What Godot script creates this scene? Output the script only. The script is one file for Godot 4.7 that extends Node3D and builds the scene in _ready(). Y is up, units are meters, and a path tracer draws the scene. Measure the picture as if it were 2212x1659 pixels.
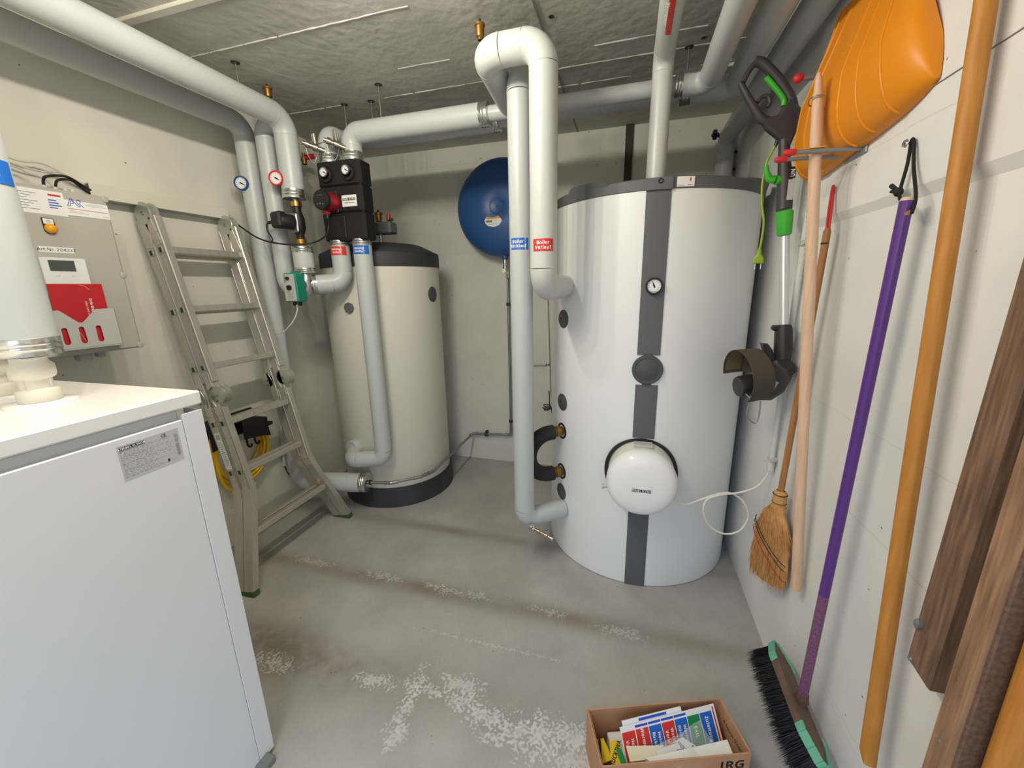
extends Node3D

# ---------- mesh builder ----------
class MB:
	var v := PackedVector3Array()
	var n := PackedVector3Array()
	var u := PackedVector2Array()
	var ix := PackedInt32Array()

	func vert(p: Vector3, nn: Vector3, uv := Vector2.ZERO) -> int:
		v.append(p); n.append(nn); u.append(uv)
		return v.size() - 1

	func tri(a: int, b: int, c: int) -> void:
		var fn := (v[b] - v[a]).cross(v[c] - v[a])
		if fn.dot(n[a] + n[b] + n[c]) > 0.0:
			ix.append_array(PackedInt32Array([a, c, b]))
		else:
			ix.append_array(PackedInt32Array([a, b, c]))

	# four corners: lower left, lower right, upper right, upper left seen from outside
	func quad(a: Vector3, b: Vector3, c: Vector3, d: Vector3) -> MB:
		var nn := (c - a).cross(d - b).normalized()
		var i := vert(a, nn, Vector2(0, 1))
		vert(b, nn, Vector2(1, 1)); vert(c, nn, Vector2(1, 0)); vert(d, nn, Vector2(0, 0))
		tri(i, i + 1, i + 2); tri(i, i + 2, i + 3)
		return self

	func tri3(a: Vector3, b: Vector3, c: Vector3) -> void:
		var nn := (b - a).cross(c - a).normalized()
		var i := vert(a, nn); vert(b, nn); vert(c, nn)
		tri(i, i + 1, i + 2)

	func box(c: Vector3, s: Vector3, bev := 0.0, bs := Basis()) -> MB:
		var h := s * 0.5
		var b := minf(bev, minf(h.x, minf(h.y, h.z)) * 0.9)
		var e := [Vector3(1, 0, 0), Vector3(0, 1, 0), Vector3(0, 0, 1)]
		for a in 3:
			var p := (a + 1) % 3
			var q := (a + 2) % 3
			for sg in [-1.0, 1.0]:
				var pts := []
				for k in [[-1, -1], [1, -1], [1, 1], [-1, 1]]:
					var w: Vector3 = e[a] * h[a] * sg + e[p] * (h[p] - b) * k[0] * sg + e[q] * (h[q] - b) * k[1]
					pts.append(c + bs * w)
				quad(pts[0], pts[1], pts[2], pts[3])
			if b > 0.0:
				for sp in [-1.0, 1.0]:
					for sq in [-1.0, 1.0]:
						var a0: Vector3 = e[p] * h[p] * sp + e[q] * (h[q] - b) * sq
						var a1: Vector3 = e[p] * (h[p] - b) * sp + e[q] * h[q] * sq
						var l: Vector3 = e[a] * (h[a] - b)
						var nn: Vector3 = (bs * (e[p] * sp + e[q] * sq)).normalized()
						var i := vert(c + bs * (a0 - l), nn); vert(c + bs * (a0 + l), nn)
						vert(c + bs * (a1 + l), nn); vert(c + bs * (a1 - l), nn)
						tri(i, i + 1, i + 2); tri(i, i + 2, i + 3)
		if b > 0.0:
			for sx in [-1.0, 1.0]:
				for sy in [-1.0, 1.0]:
					for sz in [-1.0, 1.0]:
						var nn := (bs * Vector3(sx, sy, sz)).normalized()
						var i := vert(c + bs * Vector3(sx * h.x, sy * (h.y - b), sz * (h.z - b)), nn)
						vert(c + bs * Vector3(sx * (h.x - b), sy * h.y, sz * (h.z - b)), nn)
						vert(c + bs * Vector3(sx * (h.x - b), sy * (h.y - b), sz * h.z), nn)
						tri(i, i + 1, i + 2)
		return self

	# box between two corners
	func bx(a: Vector3, b: Vector3, bev := 0.0) -> MB:
		return box((a + b) * 0.5, (b - a).abs(), bev)

	# bar between two points, width along "side", height along the third axis
	func bar(a: Vector3, b: Vector3, side: Vector3, w: float, h: float, bev := 0.0) -> MB:
		var y := (b - a).normalized()
		var x := (side - y * side.dot(y)).normalized()
		var z := x.cross(y)
		return box((a + b) * 0.5, Vector3(w, (b - a).length(), h), bev, Basis(x, y, z))

	# surface over a grid of points; flip turns it inside out
	func grid(P: Array, flip := false, wrap := false) -> MB:
		var R := P.size()
		var K: int = P[0].size()
		var start := v.size()
		for i in R:
			for j in K:
				var up: Vector3 = P[mini(i + 1, R - 1)][j] - P[maxi(i - 1, 0)][j]
				var j1 := (j + 1) % (K - 1) if wrap else mini(j + 1, K - 1)
				var j0 := (j - 1 + K - 1) % (K - 1) if wrap else maxi(j - 1, 0)
				var ri: Vector3 = P[i][j1] - P[i][j0]
				var nn := ri.cross(up)
				if nn.length() < 1e-12:
					var i2 := 1 if i == 0 else R - 2
					nn = (P[i2][j1] - P[i2][j0]).cross(P[mini(i2 + 1, R - 1)][j] - P[maxi(i2 - 1, 0)][j])
				nn = nn.normalized() * (-1.0 if flip else 1.0)
				vert(P[i][j], nn, Vector2(float(j) / (K - 1), 1.0 - float(i) / (R - 1)))
		for i in R - 1:
			for j in K - 1:
				var a := start + i * K + j
				if (v[a] - v[a + 1]).length() > 1e-7 or true:
					tri(a, a + 1, a + K + 1); tri(a, a + K + 1, a + K)
		return self

	func tube(pts: Array, r, seg := 16, caps := true) -> MB:
		var N := pts.size()
		var t0: Vector3 = (pts[1] - pts[0]).normalized()
		var x := t0.cross(Vector3.UP)
		if x.length() < 0.01:
			x = t0.cross(Vector3.RIGHT)
		x = x.normalized()
		var start := v.size()
		var len := 0.0
		for i in N:
			var t: Vector3 = (pts[mini(i + 1, N - 1)] - pts[maxi(i - 1, 0)]).normalized()
			x = (x - t * x.dot(t)).normalized()
			var y := t.cross(x)
			if i > 0:
				len += pts[i].distance_to(pts[i - 1])
			var rr: float = r if r is float else r[i]
			for k in seg + 1:
				var a := TAU * k / seg
				var d := x * cos(a) + y * sin(a)
				vert(pts[i] + d * rr, d, Vector2(float(k) / seg, len))
		for i in N - 1:
			for k in seg:
				var a := start + i * (seg + 1) + k
				tri(a, a + 1, a + seg + 2); tri(a, a + seg + 2, a + seg + 1)
		if caps:
			for e in [0, N - 1]:
				var t: Vector3 = (pts[1] - pts[0]).normalized() * -1.0 if e == 0 else (pts[N - 1] - pts[N - 2]).normalized()
				var c := vert(pts[e], t)
				var first := v.size()
				for k in seg + 1:
					vert(v[start + e * (seg + 1) + k], t)
				for k in seg:
					tri(c, first + k, first + k + 1)
		return self

	# profile of Vector2(radius, height) turned about an axis; a0..a1 in radians for a part turn
	func lathe(prof: Array, at: Vector3, axis := Vector3.UP, seg := 32, a0 := 0.0, a1 := TAU, ref := Vector3.ZERO) -> MB:
		var y := axis.normalized()
		var x := ref if ref != Vector3.ZERO else (Vector3(0, 0, 1) if absf(y.z) < 0.9 else Vector3(0, 1, 0))
		x = (x - y * x.dot(y)).normalized()
		var z := y.cross(x)
		var M := prof.size() - 1
		var bn := []
		for i in M:
			var d: Vector2 = prof[i + 1] - prof[i]
			bn.append(Vector2(d.y, -d.x).normalized())
		for i in M:
			var n0: Vector2 = bn[i]
			var n1: Vector2 = bn[i]
			if i > 0 and bn[i].dot(bn[i - 1]) > 0.75:
				n0 = (bn[i] + bn[i - 1]).normalized()
			if i < M - 1 and bn[i].dot(bn[i + 1]) > 0.75:
				n1 = (bn[i] + bn[i + 1]).normalized()
			var s := v.size()
			for k in seg + 1:
				var a := a0 + (a1 - a0) * k / seg
				var d := x * cos(a) + z * sin(a)
				vert(at + d * prof[i].x + y * prof[i].y, d * n0.x + y * n0.y, Vector2(float(k) / seg, prof[i].y))
				vert(at + d * prof[i + 1].x + y * prof[i + 1].y, d * n1.x + y * n1.y, Vector2(float(k) / seg, prof[i + 1].y))
			for k in seg:
				var q := s + 2 * k
				tri(q, q + 1, q + 3); tri(q, q + 3, q + 2)
		return self

	# flat polygon pushed along ez by depth; poly in the ex/ey plane
	func prism(poly: Array, o: Vector3, ex: Vector3, ey: Vector3, depth: float, bev := 0.0) -> MB:
		var ez := ex.cross(ey).normalized()
		var pp := PackedVector2Array(poly)
		var area := 0.0
		for i in pp.size():
			area += pp[i].cross(pp[(i + 1) % pp.size()])
		if area < 0:
			pp.reverse()
		var N := pp.size()
		var inn := PackedVector2Array()
		for i in N:
			var a := (pp[i] - pp[(i - 1 + N) % N]).normalized()
			var b := (pp[(i + 1) % N] - pp[i]).normalized()
			var na := Vector2(-a.y, a.x)
			var nb := Vector2(-b.y, b.x)
			var m := (na + nb)
			inn.append(pp[i] + m * (bev / maxf(0.35, 1.0 + na.dot(nb))))
		var T := Geometry2D.triangulate_polygon(pp)
		for side in [0, 1]:
			var s := v.size()
			for i in N:
				var w: Vector2 = inn[i] if bev > 0.0 else pp[i]
				vert(o + ex * w.x + ey * w.y + ez * (depth if side == 1 else 0.0), ez if side == 1 else -ez, w)
			for k in range(0, T.size(), 3):
				tri(s + T[k], s + T[k + 1], s + T[k + 2])
		for i in N:
			var j := (i + 1) % N
			var A := o + ex * pp[i].x + ey * pp[i].y
			var B := o + ex * pp[j].x + ey * pp[j].y
			if bev > 0.0:
				var A1 := o + ex * inn[i].x + ey * inn[i].y
				var B1 := o + ex * inn[j].x + ey * inn[j].y
				quad(A1, B1, B + ez * bev, A + ez * bev)
				quad(A + ez * bev, B + ez * bev, B + ez * (depth - bev), A + ez * (depth - bev))
				quad(A + ez * (depth - bev), B + ez * (depth - bev), B1 + ez * depth, A1 + ez * depth)
			else:
				quad(A, B, B + ez * depth, A + ez * depth)
		return self

	func ball(c: Vector3, r: Vector3, seg := 16, ring := 10) -> MB:
		var s := v.size()
		for i in ring + 1:
			var p := PI * i / ring
			for k in seg + 1:
				var a := TAU * k / seg
				var d := Vector3(sin(p) * cos(a), cos(p), sin(p) * sin(a))
				vert(c + d * r, (d / r).normalized())
		for i in ring:
			for k in seg:
				var a := s + i * (seg + 1) + k
				tri(a, a + 1, a + seg + 2); tri(a, a + seg + 2, a + seg + 1)
		return self

	func mesh() -> ArrayMesh:
		var arr := []
		arr.resize(Mesh.ARRAY_MAX)
		arr[Mesh.ARRAY_VERTEX] = v
		arr[Mesh.ARRAY_NORMAL] = n
		arr[Mesh.ARRAY_TEX_UV] = u
		arr[Mesh.ARRAY_INDEX] = ix
		var m := ArrayMesh.new()
		m.add_surface_from_arrays(Mesh.PRIMITIVE_TRIANGLES, arr)
		return m

# ---------- scene helpers ----------
var taken := {}
var M := {}
var fonts := {}

func mb() -> MB:
	return MB.new()

func numbered(called: String) -> String:
	if not taken.has(called):
		taken[called] = 0
		return called
	taken[called] += 1
	return "%s_%03d" % [called, taken[called]]

func tag(o: Node, label: String, category: String, group := "") -> void:
	o.set_meta("label", label)
	o.set_meta("category", category)
	if group:
		o.set_meta("group", group)

func thing(called: String, label: String, category: String, at := Vector3.ZERO, group := "") -> Node3D:
	var o := Node3D.new()
	o.name = numbered(called)
	add_child(o, true)
	o.position = at
	tag(o, label, category, group)
	return o

func origin_of(p: Node) -> Vector3:
	var o := Vector3.ZERO
	while p != self:
		o += p.position
		p = p.get_parent()
	return o

# a mesh given in room coordinates becomes a named part
func part(parent: Node, called: String, m: MB, mat: Material, label := "") -> MeshInstance3D:
	var off := origin_of(parent)
	if off != Vector3.ZERO:
		for i in m.v.size():
			m.v[i] -= off
	var o := MeshInstance3D.new()
	o.name = called
	o.mesh = m.mesh()
	o.material_override = mat
	o.cast_shadow = GeometryInstance3D.SHADOW_CASTING_SETTING_ON
	parent.add_child(o, true)
	if label:
		o.set_meta("label", label)
	return o

func solo(called: String, label: String, category: String, m: MB, mat: Material, group := "") -> MeshInstance3D:
	var c := Vector3(0, 0, 0)
	var lo := m.v[0]
	var hi := m.v[0]
	for p in m.v:
		lo = lo.min(p); hi = hi.max(p)
	c = Vector3((lo.x + hi.x) * 0.5, lo.y, (lo.z + hi.z) * 0.5)
	for i in m.v.size():
		m.v[i] -= c
	var o := MeshInstance3D.new()
	o.name = numbered(called)
	o.mesh = m.mesh()
	o.material_override = mat
	o.position = c
	add_child(o, true)
	tag(o, label, category, group)
	return o

func struct(called: String, m: MB, mat: Material, parent: Node = null) -> MeshInstance3D:
	var o := part(parent if parent else self, called, m, mat)
	if parent == null:
		o.set_meta("kind", "structure")
	return o

# way points with rounded corners
func bend(pts: Array, rad: float, k := 8) -> Array:
	var out := [pts[0]]
	for i in range(1, pts.size() - 1):
		var p: Vector3 = pts[i]
		var din: Vector3 = (p - pts[i - 1]).normalized()
		var dout: Vector3 = (pts[i + 1] - p).normalized()
		var th := din.angle_to(dout)
		if th < 0.02:
			out.append(p)
			continue
		var lim: float = minf(p.distance_to(pts[i - 1]), p.distance_to(pts[i + 1])) * (0.98 if pts.size() == 3 else 0.49)
		var d := minf(rad * tan(th * 0.5), lim)
		var rr := d / tan(th * 0.5)
		var ax := din.cross(dout).normalized()
		var c := p - din * d + ax.cross(din) * rr
		var s := p - din * d - c
		for q in k + 1:
			out.append(c + s.rotated(ax, th * q / k))
	out.append(pts[-1])
	return out

func spline(pts: Array, sub := 8) -> Array:
	var out := []
	var N := pts.size()
	for i in N - 1:
		var a: Vector3 = pts[maxi(i - 1, 0)]
		var b: Vector3 = pts[i]
		var c: Vector3 = pts[i + 1]
		var d: Vector3 = pts[mini(i + 2, N - 1)]
		for k in sub:
			out.append(b.cubic_interpolate(c, a, d, float(k) / sub))
	out.append(pts[-1])
	return out

func text_mb(s: String, h: float, bold: bool, place: Callable, depth := 0.0006, mono := false) -> MB:
	var key := "m" if mono else ("b" if bold else "r")
	if not fonts.has(key):
		var f := SystemFont.new()
		f.font_names = PackedStringArray(["Droid Sans Mono" if mono else "Droid Sans"])
		f.font_weight = 700 if bold else 400
		fonts[key] = f
	var t := TextMesh.new()
	t.font = fonts[key]
	t.text = s
	t.font_size = 32
	t.pixel_size = h / 23.0
	t.depth = depth
	t.curve_step = 2.0
	var arr := t.surface_get_arrays(0)
	var vs: PackedVector3Array = arr[Mesh.ARRAY_VERTEX]
	var ns: PackedVector3Array = arr[Mesh.ARRAY_NORMAL]
	var m := mb()
	for i in vs.size():
		var p: Vector3 = place.call(vs[i])
		var q: Vector3 = place.call(vs[i] + ns[i] * 0.0005)
		m.vert(p, (q - p).normalized())
	var id = arr[Mesh.ARRAY_INDEX]
	if id == null or id.size() == 0:
		for i in range(0, vs.size(), 3):
			m.tri(i, i + 1, i + 2)
	else:
		for i in range(0, id.size(), 3):
			m.tri(id[i], id[i + 1], id[i + 2])
	return m

func flat_text(s: String, h: float, bold: bool, o: Vector3, ex: Vector3, ey: Vector3, depth := 0.0006, wide := 1.0) -> MB:
	var ez := ex.cross(ey).normalized()
	return text_mb(s, h, bold, func(p: Vector3) -> Vector3: return o + ex * (p.x * wide) + ey * p.y + ez * p.z, depth)

func pipe_text(s: String, h: float, c: Vector3, r: float, ang: float, wide := 1.0) -> MB:
	return text_mb(s, h, true, func(p: Vector3) -> Vector3:
		var a := ang + p.x * wide / r
		return c + Vector3(sin(a), 0, cos(a)) * (r + p.z) + Vector3(0, p.y, 0))

# part of an upright cylinder wall facing outwards
func shell(c: Vector3, r: float, t: float, y0: float, y1: float, a0: float, a1: float, seg := 16) -> MB:
	var m := mb()
	var prof := [Vector2(r, y0), Vector2(r + t, y0), Vector2(r + t, y1), Vector2(r, y1)]
	m.lathe(prof, Vector3(c.x, 0, c.z), Vector3.UP, seg, a0, a1)
	for a in [a0, a1]:
		var d := Vector3(sin(a), 0, cos(a))
		var b := Vector3(c.x, 0, c.z)
		m.quad(b + d * r + Vector3.UP * y0, b + d * (r + t) + Vector3.UP * y0, b + d * (r + t) + Vector3.UP * y1, b + d * r + Vector3.UP * y1)
	return m

func mat(key: String, c: Color, rough := 0.6, metal := 0.0) -> StandardMaterial3D:
	var m := StandardMaterial3D.new()
	m.resource_name = key
	m.albedo_color = c
	m.roughness = rough
	m.metallic = metal
	M[key] = m
	return m

func c8(r: int, g: int, b: int) -> Color:
	return Color8(r, g, b)

func noise_tex(size: int, freq: float, seed_: int, lo: Color, hi: Color, oct := 4, mid := 0.5) -> NoiseTexture2D:
	var nz := FastNoiseLite.new()
	nz.seed = seed_
	nz.frequency = freq
	nz.fractal_octaves = oct
	var t := NoiseTexture2D.new()
	t.width = size
	t.height = size
	t.seamless = true
	t.noise = nz
	var g := Gradient.new()
	g.set_color(0, lo)
	g.set_color(1, hi)
	g.add_point(mid, lo.lerp(hi, 0.5))
	t.color_ramp = g
	return t

func bump_tex(size: int, freq: float, seed_: int, strength: float, oct := 3) -> NoiseTexture2D:
	var nz := FastNoiseLite.new()
	nz.seed = seed_
	nz.frequency = freq
	nz.fractal_octaves = oct
	var t := NoiseTexture2D.new()
	t.width = size
	t.height = size
	t.seamless = true
	t.as_normal_map = true
	t.bump_strength = strength
	t.noise = nz
	return t

func tri_map(m: StandardMaterial3D, scale: Vector3) -> void:
	m.uv1_triplanar = true
	m.uv1_world_triplanar = true
	m.uv1_scale = scale

const XL := -2.24
const XR := 0.62
const ZB := -3.11
const ZF := 0.6
const YC := 2.53

func _ready() -> void:
	# ---------- camera, sky, exposure ----------
	var cam := Camera3D.new()
	cam.name = "camera"
	cam.fov = 87.99
	cam.near = 0.02
	var ry := Basis(Vector3.UP, 0.28303361)
	var rx := Basis(Vector3.RIGHT, -0.24153344)
	var rz := Basis(Vector3.BACK, -0.01992125)
	cam.transform = Transform3D(ry * rx * rz, Vector3(0, 1.5, 0))
	add_child(cam)
	cam.current = true

	var env := Environment.new()
	var sky := Sky.new()
	var sm := ProceduralSkyMaterial.new()
	sm.sky_top_color = Color(0.74, 0.82, 0.95)
	sm.sky_horizon_color = Color(0.89, 0.92, 0.96)
	sm.ground_horizon_color = Color(0.7, 0.7, 0.7)
	sm.ground_bottom_color = Color(0.5, 0.5, 0.5)
	sm.sky_energy_multiplier = SKY_E
	sm.ground_energy_multiplier = SKY_E
	sm.sun_angle_max = 0.0
	sky.sky_material = sm
	env.background_mode = Environment.BG_SKY
	env.sky = sky
	env.ambient_light_source = Environment.AMBIENT_SOURCE_SKY
	env.tonemap_mode = Environment.TONE_MAPPER_LINEAR
	env.tonemap_exposure = EXPO
	env.sdfgi_enabled = true
	env.ssao_enabled = true
	env.ssil_enabled = true
	var we := WorldEnvironment.new()
	we.name = "environment"
	we.environment = env
	add_child(we)

	materials()
	room()
	lamp()
	big_tank()
	cream_tank()
	pipes()
	pump_group()
	mixing_line()
	expansion_tank()
	ladder()
	hose_reel()
	heat_pump()
	control_cabinet()
	cables()
	shovel()
	trimmer()
	brooms()
	timbers()
	carton()
	ceiling_bits()

const SKY_E := 2.5
const EXPO := 0.355
const LAMP_E := 0.9

func _floor_texture() -> ImageTexture:
	var W := 1536
	var H := 1344
	var a := FastNoiseLite.new()
	a.seed = 11; a.frequency = 0.0045; a.fractal_octaves = 4
	var b := FastNoiseLite.new()
	b.seed = 23; b.frequency = 0.13; b.fractal_octaves = 3
	var c := FastNoiseLite.new()
	c.seed = 37; c.frequency = 0.03; c.fractal_octaves = 4
	var A := a.get_image(W, H).get_data()
	var B := b.get_image(W, H).get_data()
	var C := c.get_image(W, H).get_data()
	var out := PackedByteArray()
	out.resize(W * H * 3)
	var patches := [Vector4(-1.21, -1.56, 0.1, 0.025), Vector4(-0.82, -1.55, 0.09, 0.022), Vector4(-0.66, -1.56, 0.065, 0.02), Vector4(-0.3, -1.55, 0.08, 0.018), Vector4(0.03, -1.52, 0.08, 0.022), Vector4(-1.67, -1.56, 0.12, 0.02), Vector4(-0.92, -1.57, 0.05, 0.012),
		Vector4(-0.55, -1.11, 0.07, 0.035), Vector4(-0.52, -1.05, 0.07, 0.03), Vector4(-0.41, -1.03, 0.09, 0.035), Vector4(-0.29, -1.01, 0.1, 0.045), Vector4(-0.2, -1.03, 0.08, 0.05), Vector4(-0.12, -1.04, 0.1, 0.04), Vector4(-0.08, -0.98, 0.1, 0.05), Vector4(-0.37, -0.97, 0.05, 0.025), Vector4(-0.26, -0.96, 0.05, 0.03), Vector4(-0.89, -1.04, 0.07, 0.025), Vector4(0.05, -1.03, 0.09, 0.045), Vector4(-0.73, -1.07, 0.03, 0.06), Vector4(-0.72, -0.96, 0.025, 0.07), Vector4(-0.71, -0.89, 0.03, 0.04), Vector4(-1.36, -1.0, 0.09, 0.03), Vector4(-0.66, -1.06, 0.07, 0.02), Vector4(-0.5, -1.31, 0.26, 0.006), Vector4(0.12, -0.98, 0.08, 0.04)]
	for y in H:
		var z := -3.15 + 2.8 * y / H
		var d0 := exp(-pow((z + 2.03) / 0.045, 2.0))
		var d1 := exp(-pow((z + 1.535) / 0.055, 2.0))
		var d2 := exp(-pow((z + 1.05) / 0.11, 2.0))
		var near_patch := []
		for p in patches:
			if absf(z - p.y) < p.w * 1.8:
				near_patch.append(p)
		for x in W:
			var wx := -2.4 + 3.2 * x / W
			var i := y * W + x
			var na := A[i] / 255.0 - 0.5
			var nb := B[i] / 255.0 - 0.5
			var nc := C[i] / 255.0 - 0.5
			var g := 0.675 + 0.085 * na + 0.03 * nb + 0.025 * nc
			var st := d0 * 0.75 + d1 * 1.05
			var fade := clampf(1.15 - absf(wx + 0.9) * 0.45, 0.25, 1.0)
			st = st * fade * (0.75 + 1.2 * na)
			st += d2 * (0.9 * exp(-pow((wx + 1.45) / 0.42, 2.0)) + 0.34) * (0.75 + 1.0 * nc)
			st = clampf(st, 0.0, 1.0)
			var r := g * (1.0 - 0.24 * st)
			var gg := g * (0.985 - 0.27 * st)
			var bb := g * (0.962 - 0.295 * st)
			for p in near_patch:
				var q := Vector2((wx - p.x) / p.z, (z - p.y) / p.w).length()
				if q < 1.7:
					var k := (0.62 - q * 0.75) + nc * 1.5 + nb * 2.2
					if k > 0.0:
						var t := minf(k * 6.0, 1.0) * (0.5 if z < -1.2 else 0.75)
						r = lerpf(r, 0.80 + nb * 0.08, t); gg = lerpf(gg, 0.795 + nb * 0.08, t); bb = lerpf(bb, 0.785 + nb * 0.08, t)
			out[i * 3] = int(clampf(r, 0, 1) * 255.0)
			out[i * 3 + 1] = int(clampf(gg, 0, 1) * 255.0)
			out[i * 3 + 2] = int(clampf(bb, 0, 1) * 255.0)
	var im := Image.create_from_data(W, H, false, Image.FORMAT_RGB8, out)
	var rng := RandomNumberGenerator.new()
	rng.seed = 5
	for k in 260:
		var px := rng.randi_range(2, W - 4)
		var py := rng.randi_range(2, H - 4)
		im.fill_rect(Rect2i(px, py, rng.randi_range(1, 2), rng.randi_range(1, 2)), Color(0.36, 0.33, 0.3) if rng.randf() < 0.6 else Color(0.86, 0.86, 0.86))
	return ImageTexture.create_from_image(im)

func _wall_texture(seed_: int, base: Color, pits: int) -> ImageTexture:
	var S := 1024
	var a := FastNoiseLite.new()
	a.seed = seed_; a.frequency = 0.005; a.fractal_octaves = 4
	var im := a.get_seamless_image(S, S)
	im.convert(Image.FORMAT_RGB8)
	var D := im.get_data()
	for i in S * S:
		var k := 1.0 + (D[i * 3] / 255.0 - 0.5) * 0.055
		D[i * 3] = int(clampf(base.r * k, 0, 1) * 255.0)
		D[i * 3 + 1] = int(clampf(base.g * k, 0, 1) * 255.0)
		D[i * 3 + 2] = int(clampf(base.b * k, 0, 1) * 255.0)
	im = Image.create_from_data(S, S, false, Image.FORMAT_RGB8, D)
	var rng := RandomNumberGenerator.new()
	rng.seed = seed_
	for k in pits:
		var p := Vector2i(rng.randi_range(3, S - 6), rng.randi_range(3, S - 6))
		var w := rng.randi_range(1, 3)
		im.fill_rect(Rect2i(p, Vector2i(w, rng.randi_range(1, 2))), Color(0.25, 0.24, 0.22))
	for k in 6:
		var y := rng.randi_range(0, S - 3)
		var x0 := rng.randi_range(0, S / 2)
		for x in rng.randi_range(120, 420):
			im.set_pixel(x0 + x, clampi(y + int(2.0 * sin(x * 0.05)), 0, S - 1), base.darkened(0.08))
	return ImageTexture.create_from_image(im)

func materials() -> void:
	var m := mat("floor", Color.WHITE, 0.62)
	m.albedo_texture = _floor_texture()
	m.normal_enabled = false
	for w in [["wall_left", 3, Color(0.885, 0.875, 0.835), 60], ["wall_back", 7, Color(0.84, 0.835, 0.80), 90], ["wall_right", 9, Color(0.90, 0.90, 0.89), 55]]:
		m = mat(w[0], Color.WHITE, 0.75)
		m.albedo_texture = _wall_texture(w[1], w[2], w[3])
		tri_map(m, Vector3.ONE * 0.45)
		m.normal_enabled = true
		m.normal_texture = bump_tex(512, 0.03, w[1] + 50, 1.2)
		m.normal_scale = 0.35
	m = mat("ceiling", Color.WHITE, 0.8)
	m.albedo_texture = noise_tex(512, 0.012, 41, c8(190, 188, 180), c8(206, 204, 196))
	tri_map(m, Vector3.ONE * 0.5)
	m.normal_enabled = true
	m.normal_texture = bump_tex(512, 0.05, 77, 1.5)
	m.normal_scale = 0.4
	mat("plaster_ridge", c8(226, 224, 216), 0.8)
	mat("joint", c8(140, 138, 132), 0.8)
	mat("pave", c8(150, 150, 150), 0.8)
	mat("jacket", c8(236, 239, 240), 0.42)
	mat("lid_grey", c8(96, 99, 101), 0.6)
	mat("strip_grey", c8(92, 94, 99), 0.55)
	mat("rosette", c8(74, 77, 80), 0.55)
	mat("black", c8(22, 22, 24), 0.5)
	mat("soft_black", c8(34, 34, 36), 0.8)
	mat("cream", c8(226, 223, 210), 0.4)
	mat("anthracite", c8(52, 54, 58), 0.6)
	mat("enamel", c8(244, 245, 246), 0.14)
	mat("enamel_cream", c8(225, 223, 214), 0.35)
	mat("pvc", c8(192, 198, 198), 0.36)
	mat("pvc_warm", c8(204, 207, 204), 0.36)
	m = mat("foil", c8(215, 215, 212), 0.22, 0.95)
	m = mat("steel", c8(170, 172, 170), 0.3, 0.9)
	mat("zinc", c8(150, 156, 155), 0.38, 0.85)
	mat("chrome", c8(215, 215, 215), 0.12, 1.0)
	mat("nickel", c8(190, 180, 160), 0.22, 0.95)
	mat("brass", c8(196, 152, 72), 0.25, 0.95)
	mat("brass_dull", c8(150, 112, 62), 0.4, 0.85)
	mat("copper", c8(190, 120, 80), 0.3, 0.9)
	m = mat("alu", c8(214, 211, 204), 0.38, 0.6)
	m.albedo_texture = noise_tex(256, 0.02, 91, c8(225, 222, 216), c8(255, 255, 255))
	tri_map(m, Vector3(20, 1.2, 20))
	mat("tube_silver", c8(222, 223, 224), 0.3, 0.55)
	mat("alu_dark", c8(70, 68, 62), 0.7, 0.3)
	mat("hinge", c8(186, 190, 178), 0.35, 0.6)
	mat("foot_green", c8(58, 92, 48), 0.7)
	mat("epp", c8(17, 17, 18), 0.6)
	m.normal_scale = 0.5
	mat("red_pump", c8(150, 22, 30), 0.4)
	mat("red_label", c8(214, 52, 46), 0.45)
	mat("blue_label", c8(28, 104, 198), 0.45)
	mat("green_label", c8(20, 138, 78), 0.45)
	mat("white_print", c8(240, 240, 240), 0.5)
	mat("black_print", c8(20, 20, 20), 0.5)
	mat("blue_print", c8(40, 80, 190), 0.5)
	mat("red_print", c8(190, 40, 50), 0.5)
	mat("grey_print", c8(120, 120, 124), 0.5)
	mat("paper", c8(236, 236, 234), 0.6)
	mat("paper_cream", c8(232, 222, 198), 0.65)
	mat("dial", c8(238, 238, 240), 0.35)
	mat("actuator", c8(8, 128, 106), 0.4)
	mat("tank_blue", c8(38, 82, 142), 0.4)
	mat("navy", c8(24, 30, 58), 0.5)
	mat("sticker_orange", c8(224, 150, 60), 0.5)
	mat("hose", c8(238, 190, 18), 0.4)
	mat("white_cab", c8(232, 234, 236), 0.3)
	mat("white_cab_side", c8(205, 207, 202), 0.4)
	mat("white_top", c8(246, 244, 240), 0.2)
	mat("nozzle", c8(226, 222, 208), 0.5)
	mat("cab_grey", c8(178, 176, 166), 0.5)
	mat("cab_light", c8(190, 190, 187), 0.4)
	mat("lcd", c8(72, 80, 74), 0.2)
	mat("amber", c8(240, 166, 16), 0.25)
	mat("brochure", c8(188, 32, 40), 0.3)
	mat("cable_grey", c8(206, 204, 192), 0.5)
	mat("cable_black", c8(24, 24, 26), 0.5)
	mat("cable_white", c8(228, 226, 216), 0.45)
	mat("cable_green", c8(146, 172, 44), 0.45)
	m = mat("shovel", c8(244, 158, 30), 0.38)
	m.backlight = Color(0.7, 0.2, 0.04)
	m.backlight_enabled = true
	mat("rod_grey", c8(140, 142, 144), 0.4, 0.2)
	mat("cap_red", c8(206, 44, 48), 0.45)
	mat("tool_dark", c8(64, 60, 62), 0.42)
	mat("tool_black", c8(40, 40, 43), 0.4)
	mat("tool_green", c8(64, 178, 52), 0.38)
	mat("guard", c8(72, 64, 54), 0.7)
	mat("guard_mud", c8(110, 94, 66), 0.9)
	mat("bristle", c8(14, 13, 16), 0.6)
	mat("green_rubber", c8(104, 176, 146), 0.6)
	mat("cord", c8(18, 18, 18), 0.8)
	mat("screw", c8(150, 155, 162), 0.4, 0.7)
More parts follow.
